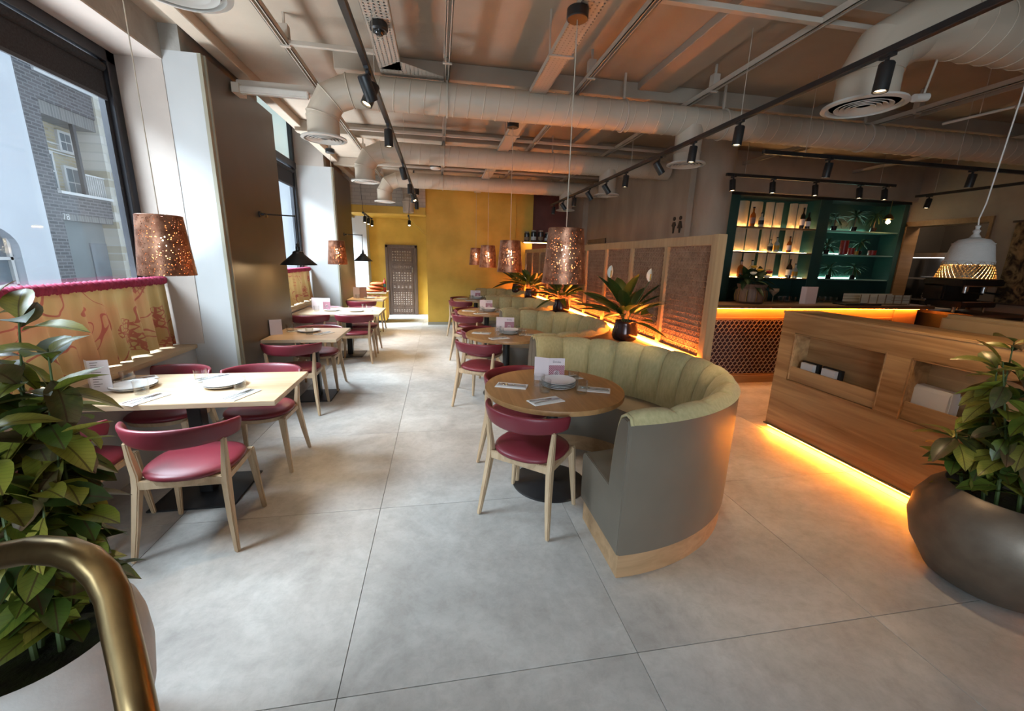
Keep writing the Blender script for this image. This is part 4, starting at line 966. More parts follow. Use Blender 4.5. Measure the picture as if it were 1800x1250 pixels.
rect_table('pale oak table under the second window', -2.135, -0.89, 6.36, 7.20, [(-1.66, -1.22, 6.68, 7.15)])
rect_table('small pale oak table against the far column', -1.785, -1.09, 8.50, 9.22, [(-1.56, -1.24, 8.66, 9.06)])

def round_table(i, y):
    t = thing('round_table', 'round oak pedestal table, %s' % ['closest to camera', 'second from camera', 'third from camera', 'farthest from camera'][i], 'table', (RX, y, 0), 0, 'round oak tables')
    # planked top: boards glued edge to edge, trimmed to the circle
    r = 0.478; nb = 7
    for k_ in range(nb):
        xa = -r + 2 * r * k_ / nb; xb = -r + 2 * r * (k_ + 1) / nb
        pts = []
        xs = [xa + (xb - xa) * q / 6 for q in range(7)]
        up = [(x, math.sqrt(max(0, r * r - x * x))) for x in xs]; lo = [(x, -y_) for x, y_ in reversed(up)]
        pts = up + lo
        cl = []
        for p in pts:
            if not cl or (Vector(p) - Vector(cl[-1])).length > 1e-4: cl.append(p)
        if (Vector(cl[0]) - Vector(cl[-1])).length < 1e-4: cl.pop()
        MB().prism(cl, TZT - 0.028, TZT).build('top_board', 'oak_round', t)
    MB().lathe([(r + 0.0015, TZT - 0.030), (r + 0.0035, TZT - 0.016), (r + 0.0005, TZT + 0.0002), (r - 0.006, TZT + 0.0004), (r - 0.006, TZT - 0.030)], 72, close=True).build('edge_band', 'oak_round', t, smooth=True)
    MB().lathe([(0.27, 0.0), (0.272, 0.006), (0.262, 0.013), (0.06, 0.02), (0.045, 0.03)], 48).build('base_plate', 'black_metal', t, smooth=True)
    MB().cyl((0, 0), 0.042, 0.02, TZT - 0.04, 24).build('column', 'black_metal', t, smooth=True)
    MB().box(-0.22, 0.22, -0.03, 0.03, TZT - 0.04, TZT - 0.028).box(-0.03, 0.03, -0.22, 0.22, TZT - 0.04, TZT - 0.028).build('top_bracket', 'black_metal', t)
for i, y in enumerate(RTY): round_table(i, y)

# ---------------------------------------------------------------- curved booths
BA, BB, BX = 1.12, 1.02, 0.88
def bpt(th, d):
    x, y = BA * math.cos(th), BB * math.sin(th)
    n = Vector((math.cos(th) / BA, math.sin(th) / BB)).normalized()
    return Vector((x, y)) - n * d
def make_booth(label, loc):
    t = thing('curved_booth', label, 'booth', loc, 0, 'curved green and grey booths')
    NT = 49
    ths = [R(-90 + 180 * i / (NT - 1)) for i in range(NT)]
    def sweep(prof):
        def f(u, v):
            th = ths[int(round(u * (NT - 1)))]; d, z = prof[int(round(v * len(prof))) % len(prof)]
            p = bpt(th, d); return (p.x, p.y, z)
        return MB().grid(f, NT, len(prof), False, True)
    o = sweep([(0.0, 0.14), (0.0, 0.855), (0.03, 0.855), (0.03, 0.14)]).build('outer_shell', 'grey_leather', t, smooth=True)
    sweep([(0.14, 0.14), (0.14, 0.445), (0.40, 0.462), (0.50, 0.462), (0.54, 0.448), (0.55, 0.42), (0.545, 0.14)]).build('seat', 'grey_leather', t, smooth=True, ang=50)
    poly = [tuple(bpt(th, 0.010)) for th in ths] + [tuple(bpt(th, 0.52)) for th in reversed(ths)]
    MB().prism(poly, 0.0, 0.142).build('plinth', 'oak_plinth', t, smooth=True, ang=30)
    prof = [(0.175, 0.43), (0.168, 0.55), (0.152, 0.68), (0.130, 0.79), (0.105, 0.85), (0.065, 0.882), (0.022, 0.880), (-0.004, 0.852)]
    NC = 13
    for c in range(NC):
        t0 = R(-90 + 180 * c / NC); t1 = R(-90 + 180 * (c + 1) / NC)
        def f(u, v):
            th = t0 + (t1 - t0) * u; i = min(len(prof) - 2, int(v * (len(prof) - 1))); q = v * (len(prof) - 1) - i
            d = prof[i][0] * (1 - q) + prof[i + 1][0] * q; z = prof[i][1] * (1 - q) + prof[i + 1][1] * q
            b = 0.042 * max(0, 1 - abs(2 * u - 1) ** 2.2) ** 0.5; w = min(1, v * 6) * (1 - max(0, (v - 0.8) / 0.2))
            up = max(0, (z - 0.80) / 0.08)
            p = bpt(th, d + b * w * (1 - 0.7 * up)); return (p.x, p.y, z + b * w * 0.55 * up)
        MB().grid(f, 15, 22).build('back_channel', 'green_fabric', t, smooth=True, ang=80)
    ep = [(0.0, 0.142), (0.0, 0.845), (0.015, 0.868), (0.055, 0.872), (0.09, 0.85), (0.115, 0.80), (0.14, 0.68), (0.156, 0.55), (0.162, 0.455), (0.50, 0.460), (0.54, 0.445), (0.55, 0.42), (0.545, 0.142)]
    for s_ in (-1, 1):
        vs = [(x, s_ * (BB - d), z) for x in (-0.014, 0.012) for d, z in ep]; n = len(ep)
        MB().add(vs, [tuple(range(n)), tuple(range(2 * n - 1, n - 1, -1))] + [(i, (i + 1) % n, (i + 1) % n + n, i + n) for i in range(n)]).build('end_panel', 'grey_leather', t, bevel=0.004)
        vs = []
        path = [(0.004, s_ * (BB - d), z) for d, z in [(0.17, 0.452), (0.168, 0.55), (0.152, 0.68), (0.128, 0.80), (0.103, 0.858), (0.06, 0.884), (0.015, 0.880), (-0.003, 0.850)]]
        MB().tube(path, 0.0095, 8).build('edge_piping', 'green_fabric', t, smooth=True, ang=80)
    return t
bo = make_booth('curved green and grey booth around the nearest round table', (BX, 2.68, 0))
for i, nm in ((1, 'second'), (2, 'third'), (3, 'farthest')):
    copy_thing(bo, (BX, 2.68 + 2.06 * i, 0), 0, 'curved green and grey booth around the %s round table' % nm)

# ---------------------------------------------------------------- planter ledge, lattice screen
pl = [(2.12, 2.80)]
pl += [(2.12, 9.9)]
for i in (3, 2, 1, 0):
    cy = 2.68 + 2.06 * i
    for a in range(80 if i == 3 else 76, (-77 if i else 5), -8):
        p = bpt(R(a), -0.012); pl.append((BX + p.x, cy + p.y))
lg = thing('planter_ledge', 'timber-topped ledge between the booths and the lattice screen', 'ledge')
MB().prism(pl, 0.0, 0.80).build('body', 'dark_panel', lg)
MB().prism(pl, 0.80, 0.84).build('top', 'shelf_wood', lg)
PW = 0.69; SY0 = 2.80; NPAN = 10
sc_ = thing('lattice_screen', 'long pale oak screen with woven lattice panels behind the booths', 'screen', (2.06, 0, 0))
zb, zt = 0.842, 1.812
MB().box(-0.03, 0.03, SY0 + 0.02, SY0 + PW * NPAN + 0.075, zt - 0.075, zt).build('top_rail', 'oak_screen', sc_, bevel=0.003)
MB().box(-0.03, 0.03, SY0 + 0.02, SY0 + PW * NPAN + 0.075, zb, zb + 0.03).build('bottom_rail', 'oak_screen', sc_, bevel=0.003)
pm = MB().box(-0.031, 0.031, 0, 0.055, zb, zt - 0.07).mesh('post', 'oak_screen', bevel=0.003)
pe = MB().box(-0.036, 0.036, 0, 0.075, zb, zt + 0.002).mesh('end_post', 'oak_screen', bevel=0.003)
for i in range(NPAN + 1):
    o = link('end_post' if i in (0,) else 'post', pe if i == 0 else pm, sc_); o.location = (0, SY0 + PW * i, 0)
lm = MB(); pw, ph = PW - 0.05, zt - 0.075 - zb - 0.03
rows, cols = 19, 13
dz = ph / rows; dy = pw / cols
for r_ in range(rows + 1): lm.box(-0.008, 0.008, 0, pw, r_ * dz - 0.0032, r_ * dz + 0.0032)
for r_ in range(rows):
    z0 = r_ * dz
    for c in range(cols):
        y0 = c * dy; ym = y0 + dy / 2; w, h = 0.0055, 0.010
        lm.bar((0, y0, z0 + dz), (0, ym, z0), w, h, (1, 0, 0)); lm.bar((0, ym, z0), (0, y0 + dy, z0 + dz), w, h, (1, 0, 0))
        lm.bar((0, ym, z0 + dz), (0, ym, z0 + dz * 0.30), w * 0.9, h, (1, 0, 0))
        lm.bar((0, y0, z0), (0, y0 + dy * 0.25, z0 + dz * 0.5), w * 0.8, h * 0.9, (1, 0, 0)); lm.bar((0, y0 + dy, z0), (0, y0 + dy * 0.75, z0 + dz * 0.5), w * 0.8, h * 0.9, (1, 0, 0))
lme = lm.mesh('lattice_panel', 'rattan')
for i in range(NPAN):
    o = link('lattice_panel', lme, sc_, 'stuff'); o.location = (0, SY0 + PW * i + 0.055 + (0.01 if i == 0 else -0.003), zb + 0.03)
tag(MB().box(2.004, 2.016, 2.86, 9.7, 0.842, 0.852).build('led_strip', 'led_orange'), 'thin glowing orange light strip along foot of the lattice screen', 'light strip')

# ================================================================ TABLE SETTINGS
def fork_mesh():
    b = MB().bar((0, -0.095, 0.003), (0, 0.03, 0.004), 0.011, 0.003, (0, 0, 1), 0.006, 0.003).box(-0.011, 0.011, 0.03, 0.05, 0.002, 0.0045)
    for i in range(4): b.box(-0.011 + i * 0.0063, -0.0077 + i * 0.0063, 0.05, 0.095, 0.003, 0.0055)
    return b.mesh('fork', 'steel')
def knife_mesh():
    return MB().bar((0, -0.105, 0.004), (0, 0.0, 0.004), 0.013, 0.006, (0, 0, 1), 0.010, 0.005).add([(-0.006, 0, 0.003), (0.008, 0, 0.003), (0.009, 0.08, 0.003), (-0.004, 0.105, 0.003), (-0.006, 0, 0.005), (0.008, 0, 0.0045), (0.009, 0.08, 0.0045), (-0.004, 0.105, 0.0045)], [(3, 2, 1, 0), (4, 5, 6, 7), (0, 1, 5, 4), (1, 2, 6, 5), (2, 3, 7, 6), (3, 0, 4, 7)]).mesh('knife', 'steel')
FM, KM = fork_mesh(), knife_mesh()
NM = MB().box(-0.055, 0.055, -0.11, 0.11, 0, 0.002).box(-0.052, 0.055, -0.108, 0.108, 0.002, 0.0045).mesh('napkin', 'napkin_paper', bevel=0.001, seg=1)
GM = MB().lathe([(0.0, 0.0), (0.034, 0.0), (0.036, 0.004), (0.041, 0.085), (0.039, 0.085), (0.0345, 0.012), (0.0, 0.010)], 24).mesh('tumbler', 'tumbler_glass', smooth=True)
PM = MB().lathe([(0.0, 0.002), (0.07, 0.0), (0.085, 0.002), (0.118, 0.016), (0.121, 0.019), (0.118, 0.020), (0.085, 0.007), (0.0, 0.006)], 40).mesh('plate', 'porcelain', smooth=True)
RM = MB().lathe([(0.1188, 0.0204), (0.1208, 0.0203), (0.1216, 0.0194), (0.1190, 0.0200)], 40, close=True).mesh('rim_line', 'plate_rim', smooth=True)
def place(name, me, loc, rz, label, cat, group):
    o = link(name, me); o.location = loc; o.rotation_euler = (0, 0, rz); return tag(o, label, cat, group)
def setting(x, y, rz, where, z=TZT, offs=(0.014, -0.016)):
    a = R(rz); c, s_ = math.cos(a), math.sin(a)
    place('napkin', NM, (x, y, z + 0.0005), a, 'folded white paper napkin at %s' % where, 'napkin', 'paper napkins on the tables')
    for (nm, me, of) in (('fork', FM, offs[0]), ('knife', KM, offs[1])):
        o = place(nm, me, (x + of * c, y + of * s_, z + 0.0045), a + R(4 if nm == 'fork' else -3), 'steel %s lying on the napkin at %s' % (nm, where), nm, 'cutlery on the napkins')
def tumbler(x, y, where): place('tumbler', GM, (x, y, TZT + 0.0005), 0, 'clear glass tumbler at %s' % where, 'glass', 'glass tumblers on the tables')
def plate(x, y, z, lb):
    t = link('plate', PM); t.location = (x, y, z); tag(t, lb, 'plate', 'white plates on the tables'); link('rim_line', RM, t)
# nearest window table
W1 = 'the nearest window table'
setting(-1.72, 2.63, -22, 'near left place of ' + W1); setting(-1.22, 2.66, -20, 'near right place of ' + W1)
setting(-2.03, 3.06, -48, 'far left place of ' + W1); setting(-1.56, 3.06, -48, 'far right place of ' + W1)
for x, y, wh in ((-1.81, 2.75, 'near left place of '), (-1.285, 2.80, 'near right place of '), (-2.02, 2.97, 'far left place of '), (-1.60, 2.99, 'far right place of ')): tumbler(x, y, wh + W1)
for x, nm in ((-1.93, 'left'), (-1.41, 'right')):
    plate(x, 2.875, TZT + 0.0005, 'white plate at bottom of the %s pair on %s' % (nm, W1)); plate(x, 2.875, TZT + 0.0085, 'white plate on top of the %s pair on %s' % (nm, W1))
# second, third and farthest window tables
W2 = 'the second window table'
setting(-1.27, 4.78, -30, 'right place of ' + W2); setting(-1.60, 4.98, -50, 'left place of ' + W2); tumbler(-1.40, 4.72, 'right place of ' + W2); tumbler(-1.66, 4.92, 'left place of ' + W2)
plate(-1.46, 4.92, TZT + 0.0005, 'white plate on ' + W2)
W3 = 'the third window table'
setting(-1.52, 6.62, -20, 'near left place of ' + W3); setting(-1.06, 6.66, -20, 'near right place of ' + W3)
tumbler(-1.86, 6.72, 'left end of ' + W3); tumbler(-1.20, 6.98, 'far right place of ' + W3); tumbler(-1.10, 6.80, 'right end of ' + W3)
plate(-1.66, 6.80, TZT + 0.0005, 'white plate at the left of ' + W3); plate(-1.28, 6.72, TZT + 0.0005, 'white plate at the right of ' + W3)
W4 = 'the farthest window table'
plate(-1.40, 8.82, TZT + 0.0005, 'white plate on ' + W4); tumbler(-1.62, 8.74, 'left end of ' + W4); tumbler(-1.22, 8.78, 'right end of ' + W4); setting(-1.18, 8.68, -20, 'right place of ' + W4)
# round tables
for i, y in enumerate(RTY):
    wt = 'the %s round table' % TN[i]
    setting(RX - 0.13, y - 0.28, -72, 'front place of ' + wt); setting(RX - 0.29, y + 0.05, 68, 'aisle side place of ' + wt)
    setting(RX + 0.26, y - 0.09, 66, 'booth side place of ' + wt); setting(RX + 0.16, y + 0.20, -75, 'back place of ' + wt)
    tumbler(RX - 0.09, y - 0.10, 'front place of ' + wt); tumbler(RX - 0.10, y + 0.03, 'aisle side place of ' + wt); tumbler(RX + 0.15, y - 0.15, 'booth side place of ' + wt); tumbler(RX + 0.17, y + 0.09, 'back place of ' + wt)
    for k_, q in enumerate(['bottom', 'second', 'third', 'top']):
        plate(RX + 0.035, y + 0.01, TZT + 0.0005 + 0.011 * k_, '%s white plate of the stack on %s' % (q, wt))

# ---------------------------------------------------------------- menus
def dot_mat():
    mt, nt, N, L, P = nodes_of('dotted_print')
    P.inputs['Roughness'].default_value = 0.6
    tc = N.new('ShaderNodeTexCoord'); mp = N.new('ShaderNodeMapping'); mp.inputs['Scale'].default_value = (1, 0, 1); mp.inputs['Rotation'].default_value = (0, R(45), 0); L.new(tc.outputs['Object'], mp.inputs[0])
    v = N.new('ShaderNodeTexVoronoi'); v.inputs['Scale'].default_value = 95; v.inputs['Randomness'].default_value = 0; L.new(mp.outputs[0], v.inputs[0])
    lt = N.new('ShaderNodeMath'); lt.operation = 'LESS_THAN'; lt.inputs[1].default_value = 0.46; L.new(v.outputs['Distance'], lt.inputs[0])
    mx = N.new('ShaderNodeMix'); mx.data_type = 'RGBA'; mx.inputs[6].default_value = (0.62, 0.42, 0.46, 1); mx.inputs[7].default_value = (0.22, 0.035, 0.07, 1)
    L.new(lt.outputs[0], mx.inputs['Factor']); L.new(mx.outputs[2], P.inputs['Base Color']); MATS['dotted_print'] = mt
dot_mat()
MF = Matrix(((1, 0, 0, 0), (0, 0, -1, 0), (0, 1, 0, 0), (0, 0, 0, 1)))     # text facing -y
def menu(loc, rz, label, w=0.115, h=0.175, left=0.10, paper='menu_paper', printed=True, lines=False, title='Drinks'):
    t = thing('menu_card', label, 'menu', loc, rz, 'standing menu cards')
    MB().box(0, w, -0.001, 0.001, 0, h).build('front_leaf', paper, t)
    a = R(150)
    MB().bar((0, 0, h / 2), (-left, 0.04, h / 2), 0.002, h, (0, 0, 1)).build('side_leaf', 'menu_paper' if not lines else paper, t)
    pr = None
    if printed:
        pr = MB().box(0.001, w - 0.001, -0.0018, -0.001, 0.004, h * 0.70).build('printed_pattern', 'dotted_print', t)
        MB().lathe([(0.0, 0.0), (0.021, 0.0)], 24).xf(Matrix.Translation((w * 0.5, -0.0022, h * 0.36)) @ Matrix.Rotation(R(90), 4, 'X')).build('rosette', 'menu_paper', t)
        pet = MB()
        for k_ in range(8):
            aa = k_ * PI / 4
            pet.lathe([(0.0, 0), (0.0035, 0)], 8, (0.012 * math.cos(aa), 0.012 * math.sin(aa), 0))
        pet.lathe([(0.0, 0), (0.004, 0)], 10)
        pet.xf(Matrix.Translation((w * 0.5, -0.0026, h * 0.36)) @ Matrix.Rotation(R(90), 4, 'X')).build('rosette_petals', 'menu_print', t)
    if title: text_obj('title_print', title, 0.022, Matrix.Translation((w * 0.5, -0.0014, h * 0.84)) @ MF, 'ink', t, 0.0002)
    if lines:
        lb_ = MB()
        for k_ in range(11):
            zz = h * (0.92 - 0.075 * k_); lb_.box(0.012, 0.012 + (w - 0.03) * random.uniform(0.35, 0.95), -0.0016, -0.001, zz, zz + 0.003)
        lb_.build('printed_lines', 'ink', t)
    return t
for i, y in enumerate(RTY):
    menu((RX - 0.005, y + 0.135, TZT), R(-8), 'pink Drinks menu card standing on the %s round table' % TN[i])
menu((-2.105, 2.80, TZT), R(12), 'white printed menu card on the nearest window table by the plant', 0.10, 0.20, 0.03, 'menu_white', False, True, None)
menu((-1.785, 4.70, TZT), R(28), 'plain pink menu card on the second window table against the dark column', 0.115, 0.165, 0.0001, 'menu_paper', False, False, None)
menu((-1.80, 6.86, TZT), R(-4), 'pink menu card on the third window table by the curtain', 0.11, 0.19, 0.18)
menu((-1.60, 8.86, TZT), R(12), 'brown menu card on the farthest window table', 0.14, 0.22, 0.12, 'menu_dark', False, False, None)
# ================================================================ WINDOW DRESSING
def curtain(y0, y1, zt_, zb_, label):
    t = thing('cafe_curtain', label, 'curtain', (0, 0, 0), 0, 'printed cafe curtains')
    n = int((y1 - y0) * 60)
    def f(u, v):
        y = y0 + (y1 - y0) * u; a = (0.010 + 0.034 * v)
        w = math.sin(y * 41) + 0.5 * math.sin(y * 67 + 1.3) + 0.35 * math.sin(y * 23 + 0.4)
        return (-2.31 + a * w * 0.7 + 0.02 * v, y, zt_ - (zt_ - zb_) * v + 0.006 * math.sin(y * 9) * v)
    MB().grid(f, n, 14).build('cloth', 'printed_curtain', t, smooth=True, ang=80)
    def h(u, v):
        y = y0 - 0.005 + (y1 - y0 + 0.01) * u; a = 2 * PI * v
        r = 0.027 + 0.005 * math.sin(y * 240) + 0.003 * math.sin(y * 97 + 3 * a)
        return (-2.31 + r * math.cos(a), y, zt_ + 0.004 + r * 1.15 * math.sin(a))
    MB().grid(h, int((y1 - y0) * 150), 10, False, True).build('ruched_heading', 'crimson_heading', t, smooth=True, ang=80)
    MB().tube([(-2.31, y0 - 0.02, zt_ + 0.004), (-2.31, y1 + 0.012, zt_ + 0.004)], 0.012, 10).build('pole', 'brass', t, smooth=True)
curtain(1.47, 4.0, 1.345, 0.80, 'printed yellow curtain with crimson heading across the near window')
curtain(5.48, 8.12, 1.325, 0.80, 'printed yellow curtain with crimson heading across the second window')
def blind(y0, y1, z0, z1, label):
    t = thing('roller_blind', label, 'blind', (0, 0, 0), 0, 'black roller blinds')
    MB().box(-2.430, -2.426, y0, y1, z0, z1 - 0.03).build('fabric', 'blind_fabric', t)
    MB().tube([(-2.425, y0, z1 - 0.045), (-2.425, y1, z1 - 0.045)], 0.032, 16).build('roller', 'blind_fabric', t, smooth=True)
    MB().box(-2.436, -2.420, y0, y1, z0 - 0.012, z0 + 0.012).build('hem_bar', 'dark_frame', t)
blind(1.56, 3.90, 2.69, 2.95, 'black roller blind at the head of the near window')
blind(5.56, 8.03, 2.70, 3.0, 'black roller blind under the transom of the second window')

# ================================================================ CARVED DOOR
dr = MB().box(-1.365, -0.605, 11.76, 11.81, 0.0, 1.845)
door = struct('door_1', dr, 'carved_wood', bevel=0.006, seg=1)
Yd = 11.76
fr = MB().box(-1.40, -1.33, Yd - 0.02, 11.81, 0, 1.88).box(-0.635, -0.57, Yd - 0.02, 11.81, 0, 1.88).box(-1.40, -0.57, Yd - 0.02, 11.81, 1.81, 1.88)
fr.build('door_frame', 'carved_wood', door, bevel=0.006, seg=1)
cells = [(1.42, 1.77, 4, 8), (1.24, 1.37, 2, 10), (0.88, 1.20, 4, 7), (0.70, 0.83, 2, 5), (0.24, 0.66, 6, 8), (0.05, 0.19, 2, 8)]
for (z0, z1, nr, nc) in cells:
    x0, x1 = -1.27, -0.69
    p_ = MB().box(x0, x1, Yd - 0.012, Yd, z0, z0 + 0.018).box(x0, x1, Yd - 0.012, Yd, z1 - 0.018, z1).box(x0, x0 + 0.018, Yd - 0.012, Yd, z0, z1).box(x1 - 0.018, x1, Yd - 0.012, Yd, z0, z1).build('carved_border', 'carved_wood', door)
    st = MB()
    for r_ in range(nr):
        for c in range(nc):
            cx = x0 + 0.03 + (x1 - x0 - 0.06) * (c + 0.5) / nc; cz = z0 + 0.025 + (z1 - z0 - 0.05) * (r_ + 0.5) / nr
            w = (x1 - x0 - 0.06) / nc * 0.34; h = (z1 - z0 - 0.05) / nr * 0.34
            if (r_ + c) % 3 == 0: h *= 0.6
            st.add([(cx - w, Yd, cz), (cx, Yd, cz - h), (cx + w, Yd, cz), (cx, Yd, cz + h), (cx, Yd - 0.022, cz)], [(0, 1, 4), (1, 2, 4), (2, 3, 4), (3, 0, 4)])
    st.build('carved_studs', 'carved_light', door, kind='stuff')
MB().tube([(-0.70, Yd, 1.30), (-0.70, Yd - 0.05, 1.29), (-0.70, Yd - 0.05, 1.17), (-0.70, Yd, 1.16)], 0.012, 8).build('door_handle', 'steel', door, smooth=True)

# ================================================================ PLANTS
def leaf_mesh(name, m, L_=0.15, w=0.035, droop=0.35, fold=0.25, n=7, petiole=0.12):
    vs = []; fs = []
    for i in range(n):
        u = i / (n - 1); y = L_ * u
        ww = w * (math.sin(PI * max(0, (u - petiole) / (1 - petiole)) ** 0.85) ** 0.62 if u > petiole else 0) + 0.0015
        if i == n - 1: ww = 0.0008
        z = -droop * L_ * u * u
        vs += [(-ww, y, z + fold * ww), (-ww * 0.45, y, z + fold * ww * 0.25), (0, y, z), (ww * 0.45, y, z + fold * ww * 0.25), (ww, y, z + fold * ww)]
    for i in range(n - 1):
        for j in range(4): fs.append((5 * i + j, 5 * i + j + 1, 5 * i + 6 + j, 5 * i + 5 + j))
    b = MB(); b.add(vs, fs)
    return b.mesh(name, m, smooth=True, ang=80)
CL = [leaf_mesh('leaf', 'croton_leaf', 0.15, 0.037, 0.35), leaf_mesh('leaf', 'croton_leaf', 0.135, 0.04, 0.7), leaf_mesh('leaf', 'croton_leaf', 0.165, 0.04, 0.5, 0.3)]
def croton(label, loc, potmb, potmat, soilr, soilz, stems, nleaf, zr, rad, seed, scale=1.0, potname='pot'):
    rnd = random.Random(seed)
    t = thing('potted_croton', label, 'plant', loc)
    potmb.build(potname, potmat, t, smooth=True, ang=60)
    MB().lathe([(0.0, soilz + 0.012), (soilr * 0.6, soilz + 0.008), (soilr, soilz)], 28).build('soil', 'soil', t, smooth=True)
    paths = []
    for (bx, by, tx, ty, tz) in stems:
        pp = [(bx, by, soilz), ((bx + tx) / 2 + rnd.uniform(-.02, .02), (by + ty) / 2 + rnd.uniform(-.02, .02), (soilz + tz) / 2), (tx, ty, tz)]
        MB().tube(pp, [0.009, 0.006, 0.0025], 7).build('stem', 'stem_green', t, smooth=True); paths.append(pp)
    for i in range(nleaf):
        pp = paths[i % len(paths)]; k_ = i // len(paths); nk = nleaf // len(paths)
        f = (k_ + rnd.uniform(0, 1)) / nk; f = 0.13 + 0.87 * f
        P = [Vector(p) for p in pp]
        b = P[0].lerp(P[1], f * 2) if f < 0.5 else P[1].lerp(P[2], f * 2 - 1)
        az = i * 2.39996 + rnd.uniform(-0.4, 0.4); pitch = rnd.uniform(-0.75, 0.35) + (0.6 if f > 0.93 else 0)
        if k_ >= nk - 4: b = P[2].copy() - Vector((0, 0, 0.012 * (nk - k_))); pitch = rnd.uniform(0.25, 1.1)
        if b.z < soilz + 0.2: pitch = abs(pitch) + 0.15
        o = link('leaf', rnd.choice(CL), t); o.location = b
        o.rotation_euler = Euler((pitch, rnd.uniform(-0.4, 0.4), az), 'XYZ')
        s_ = scale * rnd.uniform(0.75, 1.15); o.scale = (s_, s_, s_)
    return t
potL = MB().lathe([(0.0, 0.0), (0.15, 0.0), (0.185, 0.05), (0.225, 0.2), (0.24, 0.34), (0.235, 0.44), (0.222, 0.50), (0.208, 0.512), (0.196, 0.50), (0.196, 0.42)], 48)
croton('tall leafy croton in a pale round pot at lower left', (-1.165, 1.185, 0), potL, 'pale_pot', 0.2, 0.43,
       [(-0.05, 0.05, -0.17, 0.38, 1.38), (0.04, 0.06, -0.08, 0.34, 1.28), (-0.02, 0.02, -0.05, 0.28, 1.16), (0.04, 0.04, -0.01, 0.22, 1.03), (-0.08, 0.02, -0.20, 0.20, 1.30), (-0.06, 0.06, -0.26, 0.38, 1.40), (0.0, -0.02, -0.09, 0.12, 1.12), (0.05, 0.0, 0.0, 0.12, 0.90), (0.0, 0.08, -0.13, 0.28, 1.20)], 297, (0.5, 1.45), 0.25, 11, 1.02)
potR = MB().lathe([(0.0, 0.0), (0.20, 0.0), (0.25, 0.03), (0.325, 0.16), (0.355, 0.28), (0.345, 0.38), (0.30, 0.47), (0.255, 0.515), (0.245, 0.52), (0.238, 0.51), (0.26, 0.44)], 56)
croton('leafy dark green plant in a bronze egg-shaped planter at right edge', (2.82, 1.36, 0), potR, 'bronze_pot', 0.26, 0.44,
       [(-0.08, 0.06, -0.12, 0.14, 1.15), (0.0, 0.1, 0.05, 0.2, 1.25), (-0.06, -0.06, -0.12, -0.04, 1.05), (0.08, 0.0, 0.12, 0.05, 1.2), (-0.12, 0.12, -0.20, 0.18, 0.80), (-0.1, 0.0, -0.2, 0.08, 1.18)], 220, (0.5, 1.3), 0.25, 5, 0.95)

# peace lilies on the ledge
LLV = [leaf_mesh('leaf', 'lily_leaf', 0.47, 0.056, 0.70, 0.3, 13, 0.42), leaf_mesh('leaf', 'lily_leaf', 0.40, 0.050, 1.15, 0.3, 13, 0.40), leaf_mesh('leaf', 'lily_leaf', 0.52, 0.064, 0.40, 0.35, 13, 0.45)]
SPM = leaf_mesh('spathe', 'lily_white', 0.13, 0.03, -0.15, 0.7, 7, 0.05)
def lily(label, loc, rz, seed, flowers):
    rnd = random.Random(seed)
    t = thing('peace_lily', label, 'plant', loc, rz, 'peace lilies on the ledge')
    MB().lathe([(0.0, 0.0), (0.09, 0.0), (0.112, 0.015), (0.124, 0.05), (0.122, 0.09), (0.105, 0.16), (0.100, 0.185), (0.105, 0.195), (0.096, 0.195), (0.09, 0.17)], 32).build('pot', 'dark_glaze', t, smooth=True, ang=60)
    MB().lathe([(0.0, 0.165), (0.085, 0.16)], 24).build('soil', 'soil', t)
    for i in range(34):
        o = link('leaf', LLV[i % 3], t); az = i * 2.39996
        o.location = (0.03 * math.cos(az), 0.03 * math.sin(az), 0.16)
        o.rotation_euler = Euler((R(rnd.uniform(38, 86)), rnd.uniform(-0.3, 0.3), az), 'XYZ'); s_ = rnd.uniform(0.72, 1.05); o.scale = (s_, s_, s_)
    for (dx, dy, h) in flowers:
        MB().tube([(0, 0, 0.16), (dx * 0.4, dy * 0.4, h * 0.6), (dx, dy, h)], 0.004, 6).build('flower_stalk', 'stem_green', t, smooth=True)
        o = link('spathe', SPM, t); o.location = (dx, dy, h - 0.01); o.rotation_euler = Euler((R(78), 0, rnd.uniform(2, 3.5)), 'XYZ')
        MB().tube([(dx, dy - 0.006, h + 0.01), (dx, dy - 0.006, h + 0.07)], 0.006, 8).build('spadix', 'tin_yellow', t, smooth=True)
lily('peace lily in a dark glazed pot on the ledge, nearest camera, two white blooms', (1.80, 3.72, 0.842), 0.3, 3, [(-0.10, 0.16, 0.60), (0.14, -0.12, 0.58)])
lily('peace lily in a dark glazed pot behind the second booth', (1.76, 5.77, 0.842), 1.4, 4, [])
lily('peace lily in a dark glazed pot behind the third booth, one bloom', (1.76, 7.83, 0.842), 2.2, 6, [(0.05, 0.1, 0.55)])
lily('small peace lily in a dark glazed pot against the yellow wall', (1.78, 9.36, 0.842), 4.0, 8, [])

# ================================================================ BRASS RAIL
tag(MB().tube([(-1.10, 0.90, 0.95), (-0.850, 0.783, 1.046), (-0.748, 0.742, 1.083), (-0.670, 0.714, 1.109), (-0.605, 0.688, 1.118), (-0.563, 0.669, 1.113), (-0.530, 0.649, 1.097), (-0.508, 0.631, 1.073), (-0.485, 0.601, 1.033), (-0.466, 0.577, 0.999), (-0.451, 0.557, 0.972), (-0.437, 0.538, 0.947), (-0.415, 0.51, 0.88), (-0.405, 0.50, 0.80), (-0.40, 0.495, 0.0)], 0.0225, 20).build('handrail', 'brass', smooth=True, ang=80),
    'bent brass tube handrail in front of the leafy plant', 'handrail')

